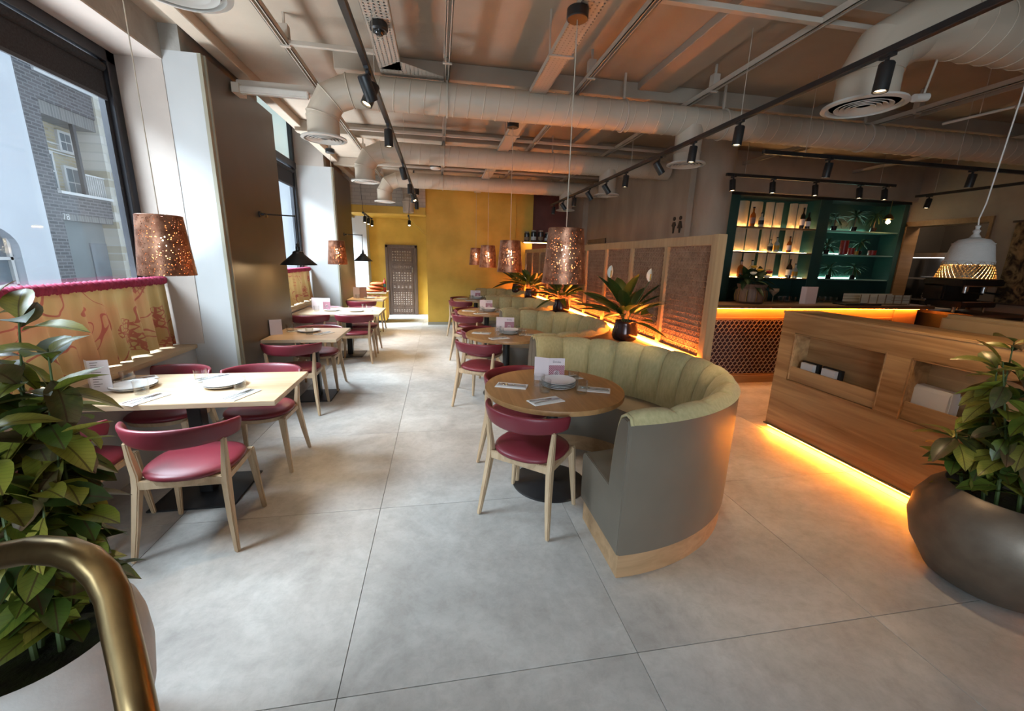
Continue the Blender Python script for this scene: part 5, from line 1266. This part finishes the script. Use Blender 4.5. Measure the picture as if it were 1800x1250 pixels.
# ================================================================ RECEPTION DESK
t = thing('reception_desk', 'oak reception desk with two open niches and orange light under it', 'desk', (3.235, 0, 0))
ya, yb = 0.55, 3.365; z0, z1 = 0.052, 1.165; n0, n1 = 0.555, 0.985
N1 = (2.41, 3.20); N2 = (0.95, 2.225)
def dboard(nm, y0, y1, za, zb_, x0=0.0, x1=0.022, bev=0.0015): return MB().box(x0, x1, y0, y1, za, zb_).build(nm, 'oak_desk', t, bevel=bev, seg=1)
dboard('front_board', ya, yb, z0 + 0.008, n0); dboard('front_board', ya, yb, n1, z1)
dboard('front_stile', N1[1], yb, n0, n1); dboard('front_stile', N2[1], N1[0], n0, n1); dboard('front_stile', ya, N2[0], n0, n1)
for (y0, y1) in (N1, N2):
    dboard('niche_back', y0 - 0.02, y1 + 0.02, n0 - 0.02, n1 + 0.02, 0.17, 0.185)
    dboard('niche_side', y0 - 0.018, y0, n0, n1, 0.022, 0.17); dboard('niche_side', y1, y1 + 0.018, n0, n1, 0.022, 0.17)
    dboard('niche_top', y0, y1, n1, n1 + 0.018, 0.022, 0.17); dboard('niche_shelf', y0, y1, n0 - 0.018, n0, 0.022, 0.17); dboard('niche_shelf', y0, y1, 0.60, 0.615, 0.03, 0.17)
    dboard('niche_lip', y0, y1, n0, 0.682, 0.012, 0.030)
    MB().box(-0.004, 0.012, y0 - 0.012, y0, n0 - 0.012, n1 + 0.012).box(-0.004, 0.012, y1, y1 + 0.012, n0 - 0.012, n1 + 0.012).box(-0.004, 0.012, y0, y1, n1, n1 + 0.012).box(-0.004, 0.012, y0, y1, n0 - 0.012, n0).build('niche_frame', 'oak_desk', t, bevel=0.002, seg=1)
dboard('end_panel', yb - 0.02, yb, z0 + 0.008, z1, 0.022, 0.36); dboard('end_panel', ya, ya + 0.02, z0 + 0.008, z1, 0.022, 0.36)
dboard('top_board', ya, yb + 0.004, z1, z1 + 0.018, -0.006, 0.37); dboard('back_board', ya, yb, 0.02, z1, 0.34, 0.36)
MB().box(-0.012, 0.02, ya, yb + 0.012, z0 - 0.006, z0 + 0.008).build('base_trim', 'dark_panel', t)
MB().box(0.045, 0.34, ya + 0.04, yb - 0.05, 0.0, z0).build('plinth', 'oak_desk', t)
MB().box(0.008, 0.018, ya + 0.02, yb - 0.03, z0 - 0.018, z0 - 0.008).build('led_strip', 'led_warm', t, label='glowing orange strip')
def card_holder(y, lb):
    h = thing('card_holder', lb, 'card holder', (3.30, y, 0.616), 0, 'card holders in the desk niche')
    MB().box(-0.02, 0.05, -0.085, 0.085, 0, 0.012).box(0.02, 0.05, -0.09, 0.09, 0, 0.13).build('holder', 'plain_black', h, bevel=0.002)
    b = MB()
    for i in range(6): b.bar((-0.015 + i * 0.006, -0.062, 0.068 + 0.0), (-0.015 + i * 0.006, 0.062, 0.068), 0.004, 0.105)
    b.build('cards', 'card_white', h)
card_holder(3.07, 'black holder of white cards in the desk niche, nearer the bar'); card_holder(2.86, 'black holder of white cards in the desk niche, nearer the camera')
h = thing('leaflet_box', 'white box of leaflets in the right niche of the desk', 'leaflet box', (3.335, 2.115, 0.6155), R(-7))
MB().box(-0.03, 0.04, -0.125, 0.125, 0, 0.195).build('box', 'card_white', h, bevel=0.003)
for i in range(4): MB().box(-0.035 - i * 0.003, -0.0325 - i * 0.003, -0.122, 0.122, 0.002, 0.19 - i * 0.006).build('leaflet', 'card_white', h)
bq = thing('banquette', 'beige upholstered banquette back beyond the reception desk', 'banquette', (3.62, 0, 0))
MB().box(0.0, 0.14, 0.2, 2.40, 0.40, 1.285).build('backrest', 'beige_leather', bq, bevel=0.03, seg=3); MB().box(0.14, 0.66, 0.2, 2.40, 0.2, 0.46).build('seat', 'beige_leather', bq, bevel=0.03, seg=3); MB().box(0.0, 0.62, 0.22, 2.38, 0.0, 0.2).build('plinth', 'oak_desk', bq)

# ================================================================ BAR
t = thing('bar_counter', 'long bar with a lit honeycomb lattice front and dark top', 'bar', (0, 0, 0))
bx0, bx1 = 3.50, 6.95
MB().box(bx0, bx1, 4.68, 5.17, 1.045, 1.09).build('counter_top', 'shelf_wood', t, bevel=0.004)
MB().box(bx0 + 0.02, bx1 - 0.1, 4.84, 4.86, 0.90, 1.045).build('apron_board', 'bar_wood', t)
MB().box(bx0 + 0.02, bx1 - 0.1, 4.825, 4.84, 0.87, 0.905).build('lattice_rail', 'bar_wood', t, bevel=0.002, seg=1)
MB().box(bx0 + 0.02, bx1 - 0.1, 4.825, 4.84, 0.10, 0.125).build('lattice_rail', 'bar_wood', t, bevel=0.002, seg=1)
MB().box(6.45, bx1 - 0.1, 4.82, 4.86, 0.10, 1.045).build('end_board', 'bar_wood', t, bevel=0.002, seg=1)
MB().box(bx0 + 0.02, bx1 - 0.1, 4.86, 4.88, 0.0, 1.045).build('backing', 'lattice_back', t); MB().box(bx0 + 0.02, bx1 - 0.12, 4.88, 5.12, 0.0, 1.045).build('carcass', 'shelf_wood', t)
MB().box(3.95, bx1 - 0.1, 4.80, 4.86, 0.0, 0.10).build('plinth', 'bar_wood', t)
hx = MB(); pt = 0.034; a_ = 0.0165; per = 0.094
for k_ in range(int((6.45 - bx0 - 0.02) / pt)):
    xx = bx0 + 0.04 + k_ * pt; s_ = 1 if k_ % 2 else -1; z = 0.12; up = 1; pts = [(xx + s_ * a_, z)]
    cur = s_
    while z < 0.88:
        z += 0.017; pts.append((xx + cur * a_, min(z, 0.885))); cur = -cur; z += per / 2 - 0.017; pts.append((xx + cur * a_, min(z, 0.885)))
    for (xa, za), (xb, zb_) in zip(pts, pts[1:]):
        if zb_ > za: hx.bar((xa, 4.832, za), (xb, 4.832, zb_), 0.0085, 0.006, (0, 1, 0)) if False else hx.bar((xa, 4.832, za), (xb, 4.832, zb_), 0.0080, 0.010, (0, 1, 0))
hx.build('honeycomb_lattice', 'lattice_paint', t, kind='stuff')
MB().box(bx0 + 0.05, bx1 - 0.12, 4.785, 4.797, 1.030, 1.040).build('led_strip', 'led_bar', t, label='glowing orange strip')
# things on the bar
BZ = 1.091
v = thing('flower_vase', 'ornate brown glazed vase of greenery on the bar by the screen', 'vase', (4.16, 4.93, BZ))
MB().lathe([(0.0, 0), (0.14, 0.0), (0.175, 0.03), (0.185, 0.10), (0.175, 0.17), (0.165, 0.20), (0.18, 0.235), (0.185, 0.255), (0.172, 0.255), (0.15, 0.2)], 32).build('vase', 'carved_wood', v, smooth=True)
rr = MB()
for i in range(10):
    a = i * 2 * PI / 10; rr.tube([(0.183 * math.cos(a), 0.183 * math.sin(a), 0.03), (0.193 * math.cos(a), 0.193 * math.sin(a), 0.10), (0.18 * math.cos(a), 0.18 * math.sin(a), 0.18)], 0.008, 6)
rr.build('vase_ribs', 'brass', v)
rnd = random.Random(2)
DL = leaf_mesh('leaf', 'dark_leaf', 0.20, 0.03, 0.6, 0.3, 7, 0.2)
for i in range(46):
    o = link('leaf', DL, v); az = i * 2.4; o.location = (0.08 * math.cos(az), 0.08 * math.sin(az), 0.22 + rnd.uniform(0, 0.10)); o.rotation_euler = Euler((R(rnd.uniform(0, 80)), 0, az), 'XYZ'); s_ = rnd.uniform(0.7, 1.4); o.scale = (s_, s_, s_)
for (x, y, z, m_) in ((-0.13, -0.14, 0.40, 'lily_white'), (-0.02, -0.12, 0.44, 'tin_yellow'), (0.14, -0.10, 0.42, 'tin_red'), (0.06, -0.16, 0.36, 'lily_white'), (-0.06, -0.05, 0.48, 'tin_yellow')):
    MB().lathe([(0.0, -0.02), (0.03, -0.01), (0.042, 0.012), (0.03, 0.02), (0.0, 0.012)], 12, (x, y, z)).build('flower', m_, v, smooth=True)
def coupe(x, y, lb):
    c = thing('coupe_glass', lb, 'glass', (x, y, BZ))
    MB().lathe([(0.0, 0.0), (0.035, 0.0), (0.035, 0.004), (0.005, 0.012), (0.004, 0.10), (0.02, 0.12), (0.058, 0.165), (0.06, 0.20), (0.056, 0.20), (0.05, 0.165), (0.0, 0.125)], 24).build('bowl', 'kraft', c, smooth=True)
coupe(4.50, 4.92, 'tan stemmed goblet on the bar beside the vase')
gi = 0
for r_ in range(2):
    for c in range(7):
        gi += 1
        place('bar_tumbler', GM, (4.72 + 0.10 * c if c < 3 else 5.0 + 0.10 * c, 5.02 + 0.10 * r_, BZ), 0, 'clear tumbler standing on the bar, %s row, %s from the vase' % (['front', 'back'][r_], ['first'] [0] if c == 0 else ORD[c]), 'glass', 'glasses standing on the bar')
menu((4.96, 4.86, BZ), R(4), 'plain mauve menu card standing on the bar', 0.19, 0.235, 0.05, 'menu_paper', False, False, None)
c = thing('white_crate', 'long pale slatted crate at the right end of the bar', 'crate', (6.28, 4.98, BZ))
MB().box(-0.42, 0.42, -0.12, 0.12, 0, 0.012).build('base', 'kraft', c)
for z in (0.02, 0.06, 0.10):
    MB().box(-0.43, 0.43, -0.13, -0.12, z, z + 0.034).build('slat', 'lily_white', c); MB().box(-0.43, 0.43, 0.12, 0.13, z, z + 0.034).build('slat', 'lily_white', c)
for i in range(7): MB().box(-0.43 + i * 0.143 - 0.006, -0.43 + i * 0.143 + 0.006, -0.137, -0.13, 0, 0.14).build('batten', 'kraft', c)
tr_ = thing('dark_tray', 'dark flat tray lying on the bar before the crate', 'tray', (5.75, 4.80, BZ))
MB().box(-0.28, 0.28, -0.09, 0.09, 0, 0.012).build('tray_base', 'plain_black', tr_, bevel=0.003); MB().box(-0.29, 0.29, -0.10, -0.09, 0, 0.022).box(-0.29, 0.29, 0.09, 0.10, 0, 0.022).build('tray_edge', 'plain_black', tr_)

# side counter with the coffee machine
sc2 = thing('side_counter', 'dark side counter joining the bar to the kitchen hatch', 'counter', (7.45, 0, 0))
MB().box(-0.44, 0.50, 4.30, 4.95, 0.0, 0.98).build('cabinet', 'plain_black', sc2); MB().box(-0.46, 0.52, 4.26, 4.97, 0.98, 1.02).build('counter_top', 'shelf_wood', sc2, bevel=0.003)
for i in range(3): MB().box(-0.42 + i * 0.31, -0.13 + i * 0.31, 4.28, 4.30, 0.1, 0.92).build('cabinet_door', 'kitchen_dark', sc2, bevel=0.003)
cm = thing('coffee_machine', 'black coffee machine with chrome trim on the side counter', 'coffee machine', (7.30, 4.62, 1.021))
MB().box(-0.30, 0.30, -0.2, 0.25, 0.08, 0.16).build('drip_base', 'plain_black', cm, bevel=0.01)
MB().box(-0.34, 0.34, 0.02, 0.28, 0.16, 0.44).build('body', 'plain_black', cm, bevel=0.02); MB().box(-0.36, 0.36, -0.2, 0.30, 0.36, 0.46).build('top_case', 'plain_black', cm, bevel=0.02)
MB().box(-0.355, 0.355, -0.205, -0.199, 0.36, 0.375).box(-0.30, 0.30, -0.205, -0.199, 0.15, 0.16).build('chrome_trim', 'steel', cm)
for x in (-0.16, 0.16):
    g_ = MB().cyl((x, -0.10), 0.035, 0.27, 0.36, 16).build('group_head', 'steel', cm, smooth=True); MB().tube([(x, -0.13, 0.28), (x, -0.30, 0.27)], 0.012, 8).build('handle', 'plain_black', cm)
for i in range(5): MB().lathe([(0.022, 0.46), (0.03, 0.51), (0.028, 0.51)], 14, (-0.24 + i * 0.12, 0.08, 0)).build('cup', 'porcelain', cm, smooth=True)
for x in (-0.27, 0.27):
    MB().cyl((x, -0.1), 0.02, 0, 0.08, 10).cyl((x, 0.2), 0.02, 0, 0.08, 10).build('foot', 'steel', cm)
# kitchen seen through the hatch
ks = thing('kitchen_shelf', 'steel shelf with heat lamp rail inside the kitchen hatch', 'shelf', (8.75, 5.6, 0))
MB().box(-0.25, 0.25, -0.9, 0.75, 1.42, 1.45).build('lower_shelf', 'steel', ks); MB().box(-0.25, 0.25, -0.9, 0.75, 1.05, 1.08).build('worktop', 'steel', ks)
MB().box(-0.25, -0.15, -0.3, 0.75, 1.80, 1.88).build('heat_lamp_rail', 'steel', ks); MB().box(-0.24, -0.16, 0.1, 0.7, 1.792, 1.80).build('heat_lamp', 'panel_white', ks)
for y in (-0.88, 0.73): MB().box(-0.24, -0.2, y - 0.02, y + 0.02, 0, 1.9).box(0.2, 0.24, y - 0.02, y + 0.02, 0, 1.9).build('upright', 'steel', ks)
MB().box(0.16, 0.20, -0.9, 0.75, 1.08, 1.80).build('back_panel', 'steel', ks)
l = bpy.data.lights.new('kitchen_fill', 'POINT'); l.energy = 22; l.color = (1.0, 0.78, 0.55); l.shadow_soft_size = 0.15  # fill lamp added to brighten the dark kitchen, no fixture modelled
o = bpy.data.objects.new('kitchen_fill', l); COL.objects.link(o); o.parent = ks; o.location = (-0.1, -0.2, 2.7)
for i in range(7): place('pan', PM, (8.70, 5.05 + 0.17 * i, 1.4505), 0, 'white dish on the steel kitchen shelf, %s from the wall hanging' % ('first' if i == 0 else ORD[i]), 'dish', 'dishes on the kitchen shelf')
for i, (y, r_, h_) in enumerate(((5.2, 0.09, 0.16), (5.5, 0.11, 0.12), (5.8, 0.08, 0.2), (6.05, 0.1, 0.1))):
    q = thing('stock_pot', 'steel pot on the kitchen worktop, %s from the picture' % ORD[i].replace('nearest', 'first'), 'pot', (8.72, y, 1.081), 0, 'pots on the kitchen worktop')
    MB().lathe([(0.0, 0), (r_, 0), (r_, h_), (r_ - 0.005, h_), (r_ - 0.005, 0.006), (0, 0.006)], 20).build('body', 'steel', q, smooth=True); MB().tube([(-r_, 0, h_ * 0.7), (-r_ - 0.05, 0, h_ * 0.75)], 0.008, 6).build('handle', 'plain_black', q)

# ================================================================ BACK BAR
t = thing('back_bar', 'dark green back bar with lit shelves and fluted cream panels', 'shelving', (0, 0, 0))
MB().box(4.0, 7.96, 6.41, 6.45, 0.0, 2.70).build('back_panel', 'green_paint', t)
for x0, x1 in ((4.02, 4.24), (4.46, 4.70), (6.18, 6.40), (7.86, 7.96)): MB().box(x0, x1, 6.10, 6.41, 0, 2.70).build('upright', 'green_paint', t, bevel=0.003, seg=1)
MB().box(4.0, 7.96, 6.05, 6.41, 0.0, 1.0).build('base_cabinet', 'plain_black', t)
MB().box(4.0, 7.96, 6.08, 6.45, 2.66, 2.70).build('head_board', 'plain_black', t)
for z in (2.20, 1.81, 1.395):
    MB().box(4.70, 6.18, 6.10, 6.41, z - 0.018, z).build('shelf', 'shelf_wood', t); MB().box(4.24, 4.46, 6.10, 6.41, z - 0.018, z).build('shelf', 'shelf_wood', t)
    MB().box(4.72, 6.16, 6.186, 6.194, z + 0.0005, z + 0.005).build('led_strip', 'led_amber', t); MB().box(4.26, 4.44, 6.186, 6.194, z + 0.0005, z + 0.005).build('led_strip', 'led_amber', t)
    MB().box(6.40, 7.86, 6.12, 6.41, z - 0.02, z).build('shelf', 'mint_glass', t); MB().box(6.44, 7.5, 6.39, 6.40, z + 0.004, z + 0.018).build('led_strip', 'led_mint', t)
    MB().box(4.72, 6.16, 6.398, 6.404, z + 0.012, z + 0.02).build('led_strip', 'led_mint', t)
def fluted(x0, x1, z0_, z1_, plain=False):
    def f(u, v):
        a = (u - 0.5); return (x0 + (x1 - x0) * u, 6.26 - 0.05 * (1 - 4 * a * a) + (0 if plain else 0.007 * math.cos(u * (x1 - x0) / 0.019 * 2 * PI)), z0_ + (z1_ - z0_) * v)
    MB().grid(f, max(8, int((x1 - x0) / 0.0032)), 2).build('fluted_panel', 'fluted_cream', t, smooth=True, ang=80)
RW = [(2.202, 2.60), (1.812, 2.18), (1.397, 1.79)]
PR = [(4.78, 5.0), (5.03, 5.25), (5.31, 5.46), (5.49, 5.63), (5.76, 5.90), (5.93, 6.08)]
for ri, (za, zb_) in enumerate(RW):
    for ci, (x0, x1) in enumerate(PR): fluted(x0, x1, za, zb_, ci < 2 and ri != 1)
    if ri < 2: fluted(4.27, 4.43, za, zb_)
def bottle(x, z, m_, h, r_, lb, label_m=None):
    b = thing('bottle', lb, 'bottle', (x, 6.142, z), 0, 'bottles on the back bar')
    MB().lathe([(0.0, 0), (r_, 0), (r_, h * 0.55), (r_ * 0.8, h * 0.64), (r_ * 0.34, h * 0.74), (r_ * 0.32, h * 0.93), (r_ * 0.40, h * 0.94), (r_ * 0.40, h * 0.97), (0, h * 0.97)], 16).build('glass', m_, b, smooth=True)
    MB().cyl((0, 0), r_ * 0.42, h * 0.93, h, 12).build('cap', 'plain_black', b, smooth=True)
    if label_m: MB().lathe([(r_ + 0.001, h * 0.15), (r_ + 0.001, h * 0.45)], 16).build('paper_label', label_m, b, smooth=True)
for x, ri, m_, h, r_, lb, lm_ in ((5.00, 0, 'amber_liquid', 0.30, 0.04, 'amber spirit bottle on top shelf of the back bar', 'menu_dark'), (5.16, 0, 'clear_bottle', 0.22, 0.042, 'squat clear bottle with dark label on top shelf of the back bar', 'plain_black'),
        (5.93, 0, 'dark_bottle', 0.33, 0.036, 'tall dark wine bottle on top shelf of the back bar', 'menu_paper'), (6.04, 0, 'dark_bottle', 0.26, 0.04, 'dark bottle with broad white label on top shelf of the back bar', 'card_white'),
        (5.40, 1, 'clear_bottle', 0.20, 0.04, 'clear bottle with black label on middle shelf of the back bar', 'plain_black'), (5.52, 1, 'clear_bottle', 0.24, 0.042, 'clear pale bottle on middle shelf of the back bar', 'tin_yellow'),
        (5.76, 1, 'amber_liquid', 0.26, 0.034, 'slim amber bottle on middle shelf of the back bar', 'menu_paper'), (4.92, 2, 'amber_liquid', 0.27, 0.05, 'round amber bottle on bottom shelf of the back bar', None), (5.12, 2, 'clear_bottle', 0.28, 0.045, 'pale bottle with black cap on bottom shelf of the back bar', 'menu_dark'),
        (5.84, 2, 'dark_bottle', 0.31, 0.045, 'black rum bottle with white mark on bottom shelf of the back bar', 'card_white'), (5.96, 2, 'clear_bottle', 0.24, 0.042, 'gold-labelled clear bottle on bottom shelf of the back bar', 'tin_yellow')):
    bottle(x, RW[ri][0], m_, h, r_, lb, lm_)
SPL = leaf_mesh('leaf', 'dark_leaf', 0.18, 0.014, 0.7, 0.3, 7, 0.1)
def shelf_plant(x, z, h, seed, lb, n=26, spread=1.0):
    rnd = random.Random(seed); p = thing('shelf_plant', lb, 'plant', (x, 6.20, z), 0, 'dark plants on the back bar')
    MB().lathe([(0.0, 0), (0.04, 0), (0.05, 0.07), (0.045, 0.07)], 14).build('pot', 'dark_glaze', p, smooth=True); MB().tube([(0, 0, 0.05), (0.01, 0, h)], [0.012, 0.008], 6).build('trunk', 'carved_wood', p)
    for i in range(n):
        o = link('leaf', SPL, p); o.location = (0.01, 0, h + rnd.uniform(-0.04, 0.02)); o.rotation_euler = Euler((R(rnd.uniform(-25, 70)), 0, i * 2.4), 'XYZ'); s_ = rnd.uniform(0.7, 1.1) * spread; o.scale = (s_, s_, s_)
for x, ri, h, lb in ((6.62, 0, 0.20, 'small palm on top shelf of the green section, left'), (7.02, 0, 0.24, 'small palm on top shelf of the green section, middle'), (7.42, 0, 0.26, 'broad palm on top shelf of the green section, right'),
        (6.56, 1, 0.16, 'spiky plant on middle shelf of the green section, left'), (7.22, 1, 0.2, 'trailing plant on middle shelf of the green section, right of the red tins'), (6.70, 2, 0.18, 'dark fern on bottom shelf of the green section, left'), (7.2, 2, 0.2, 'dark fern on bottom shelf of the green section, right')):
    shelf_plant(x, RW[ri][0] - 0.002, h, int(x * 100), lb)
for x, m_, r_, h, lb in ((7.02, 'tin_red', 0.05, 0.10, 'red tin on middle shelf of the green section, left of two'), (7.46, 'tin_red', 0.06, 0.07, 'red tin on middle shelf of the green section, right of two'), (7.12, 'tin_yellow', 0.04, 0.05, 'low yellow tin on middle shelf of the green section'), (6.86, 'tin_red', 0.06, 0.22, 'tall red tin on middle shelf of the green section')):
    q = thing('tin', lb, 'tin', (x, 6.16, RW[1][0]), 0, 'tins on the back bar'); MB().cyl((0, 0), r_, 0, h, 18).build('body', m_, q, smooth=True); MB().lathe([(r_ + 0.002, h), (r_ + 0.002, h + 0.01), (0, h + 0.012)], 18).build('lid', m_, q)
q = thing('hanging_brass_lamp', 'small glowing brass lamp hanging before the green shelves', 'lamp', (7.45, 6.0, 0))
MB().tube([(0, 0, 2.70), (0, 0, 2.48)], 0.006, 6).build('rod', 'brass', q); MB().lathe([(0.02, 2.48), (0.05, 2.45), (0.075, 2.40), (0.05, 2.39), (0.02, 2.40)], 16).build('shade', 'brass', q, smooth=True); MB().lathe([(0.0, 2.32), (0.03, 2.34), (0.03, 2.37), (0.0, 2.39)], 12).build('bulb', 'led_amber', q, smooth=True)

# ================================================================ WALL ITEMS, FAR CORNER
def tapestry():
    mt, nt, N, L, P = nodes_of('tapestry_cloth'); P.inputs['Roughness'].default_value = 0.9
    tc = N.new('ShaderNodeTexCoord'); n1_ = N.new('ShaderNodeTexNoise'); n1_.inputs['Scale'].default_value = 6; n1_.inputs['Detail'].default_value = 8; n1_.inputs['Distortion'].default_value = 2; L.new(tc.outputs['Object'], n1_.inputs[0])
    rp = N.new('ShaderNodeValToRGB'); e = rp.color_ramp.elements; e[0].position = 0.40; e[0].color = (0.045, 0.026, 0.016, 1); e[1].position = 0.64; e[1].color = (0.42, 0.27, 0.13, 1); L.new(n1_.outputs['Fac'], rp.inputs[0]); L.new(rp.outputs[0], P.inputs['Base Color']); MATS['tapestry_cloth'] = mt
tapestry()
tp = thing('wall_tapestry', 'brown and gold patterned hanging on the right wall', 'wall hanging', (7.985, 4.20, 0))
MB().box(-0.012, 0.0, -0.42, 0.48, 1.15, 2.27).build('cloth', 'tapestry_cloth', tp); MB().tube([(-0.02, -0.45, 2.28), (-0.02, 0.51, 2.28)], 0.014, 10).build('hanging_rod', 'carved_wood', tp, smooth=True); MB().box(-0.016, 0.0, -0.43, 0.49, 1.13, 1.15).build('bottom_bar', 'carved_wood', tp)
sg = thing('restroom_sign', 'pair of dark man and woman pictograms on the concrete wall', 'sign', (3.418, 5.70, 2.13))
def picto(y, woman):
    b = MB()
    n = 16; c = [(0, y + 0.030 * math.cos(2 * PI * i / n), 0.095 + 0.028 * math.sin(2 * PI * i / n)) for i in range(n)]
    body = [(-0.028, 0.05), (0.028, 0.05), (0.052, 0.0), (0.026, -0.02), (0.012, -0.11), (-0.012, -0.11), (-0.026, -0.02), (-0.052, 0.0)] if not woman else [(-0.02, 0.055), (0.02, 0.055), (0.06, -0.045), (0.02, -0.045), (0.016, -0.11), (-0.016, -0.11), (-0.02, -0.045), (-0.06, -0.045)]
    for pts in (c, [(0, y + u, w) for u, w in body]):
        n = len(pts); b.add([(-0.008, p[1], p[2]) for p in pts] + [(0.002, p[1], p[2]) for p in pts], [tuple(range(n)), tuple(range(2 * n - 1, n - 1, -1))] + [(i, (i + 1) % n, (i + 1) % n + n, i + n) for i in range(n)])
    return b
picto(0.08, False).build('man_figure', 'black_metal', sg); picto(-0.08, True).build('woman_figure', 'black_metal', sg)
js = thing('jar_shelf', 'wall shelf of jars with a warm strip beneath, by the red wall', 'shelf', (2.36, 10.0, 0))
MB().box(-0.36, 0.60, -0.12, 0.6, 1.985, 2.015).build('board', 'bar_wood', js, bevel=0.003); MB().box(-0.34, 0.58, -0.10, -0.09, 1.976, 1.984).build('led_strip', 'led_amber', js)
for i in range(5):
    j = thing('storage_jar', 'dark glass storage jar on the wall shelf, %s from the yellow wall' % ORD[i].replace('nearest', 'first'), 'jar', (2.10 + i * 0.17, 9.98 + 0.02 * (i % 2), 2.016), 0, 'jars on the wall shelf')
    h = 0.22 + 0.04 * (i % 3 > 0); MB().lathe([(0.0, 0), (0.062, 0), (0.066, 0.02), (0.066, h * 0.8), (0.05, h * 0.88)], 20).build('glass', 'jar_dark', j, smooth=True); MB().lathe([(0.055, h * 0.87), (0.055, h), (0.0, h + 0.008)], 20).build('lid', 'jar_lid', j, smooth=True); MB().lathe([(0.067, h * 0.12), (0.067, h * 0.42)], 20).build('contents', 'napkin_paper' if i % 2 else 'kraft', j, smooth=True)
sb = thing('sideboard', 'low yellow sideboard under the far window', 'sideboard', (-1.62, 10.55, 0))
MB().box(-0.36, 0.36, -0.3, 0.3, 0.06, 0.70).build('body', 'yellow_plaster', sb, bevel=0.004); MB().box(-0.38, 0.38, -0.32, 0.32, 0.70, 0.73).build('top', 'oak_top', sb, bevel=0.003); MB().box(-0.33, 0.33, -0.27, 0.27, 0.0, 0.06).build('plinth', 'plain_black', sb)
for i, (x, z, w) in enumerate(((0.05, 0.731, 0.26), (0.12, 0.811, 0.20), (0.16, 0.891, 0.17))):
    MBc = MB().grid(lambda u, v: ((u - 0.5) * 2 * w * (1 - 0.06 * math.cos(4 * PI * v)), -0.1 + 0.16 * math.cos(2 * PI * v) * math.sin(PI * min(1, max(0, u)) ) ** 0.3, 0.04 + 0.038 * math.sin(2 * PI * v) * math.sin(PI * u) ** 0.4), 15, 12, False, True)
    o = MBc.build('folded_cushion', 'orange_fabric', smooth=True, ang=80); o.location = (-1.62 + x, 10.55, z); tag(o, ['orange patterned cushion at bottom of the far sideboard pile', 'orange patterned cushion in middle of the far sideboard pile', 'orange patterned cushion on top of the far sideboard pile'][i], 'cushion', 'orange cushions in the far corner')
bt = thing('decorated_bottle', 'tall red and teal bottle beside the orange cushions', 'bottle', (-1.29, 10.42, 0.731))
MB().lathe([(0, 0), (0.035, 0), (0.035, 0.12)], 14).build('lower_body', 'tin_red', bt, smooth=True); MB().lathe([(0.0355, 0.12), (0.0355, 0.20)], 14).build('band', 'teal_print', bt, smooth=True); MB().lathe([(0.035, 0.20), (0.03, 0.26), (0.012, 0.29), (0.012, 0.33), (0, 0.33)], 14).build('neck', 'tin_red', bt, smooth=True)
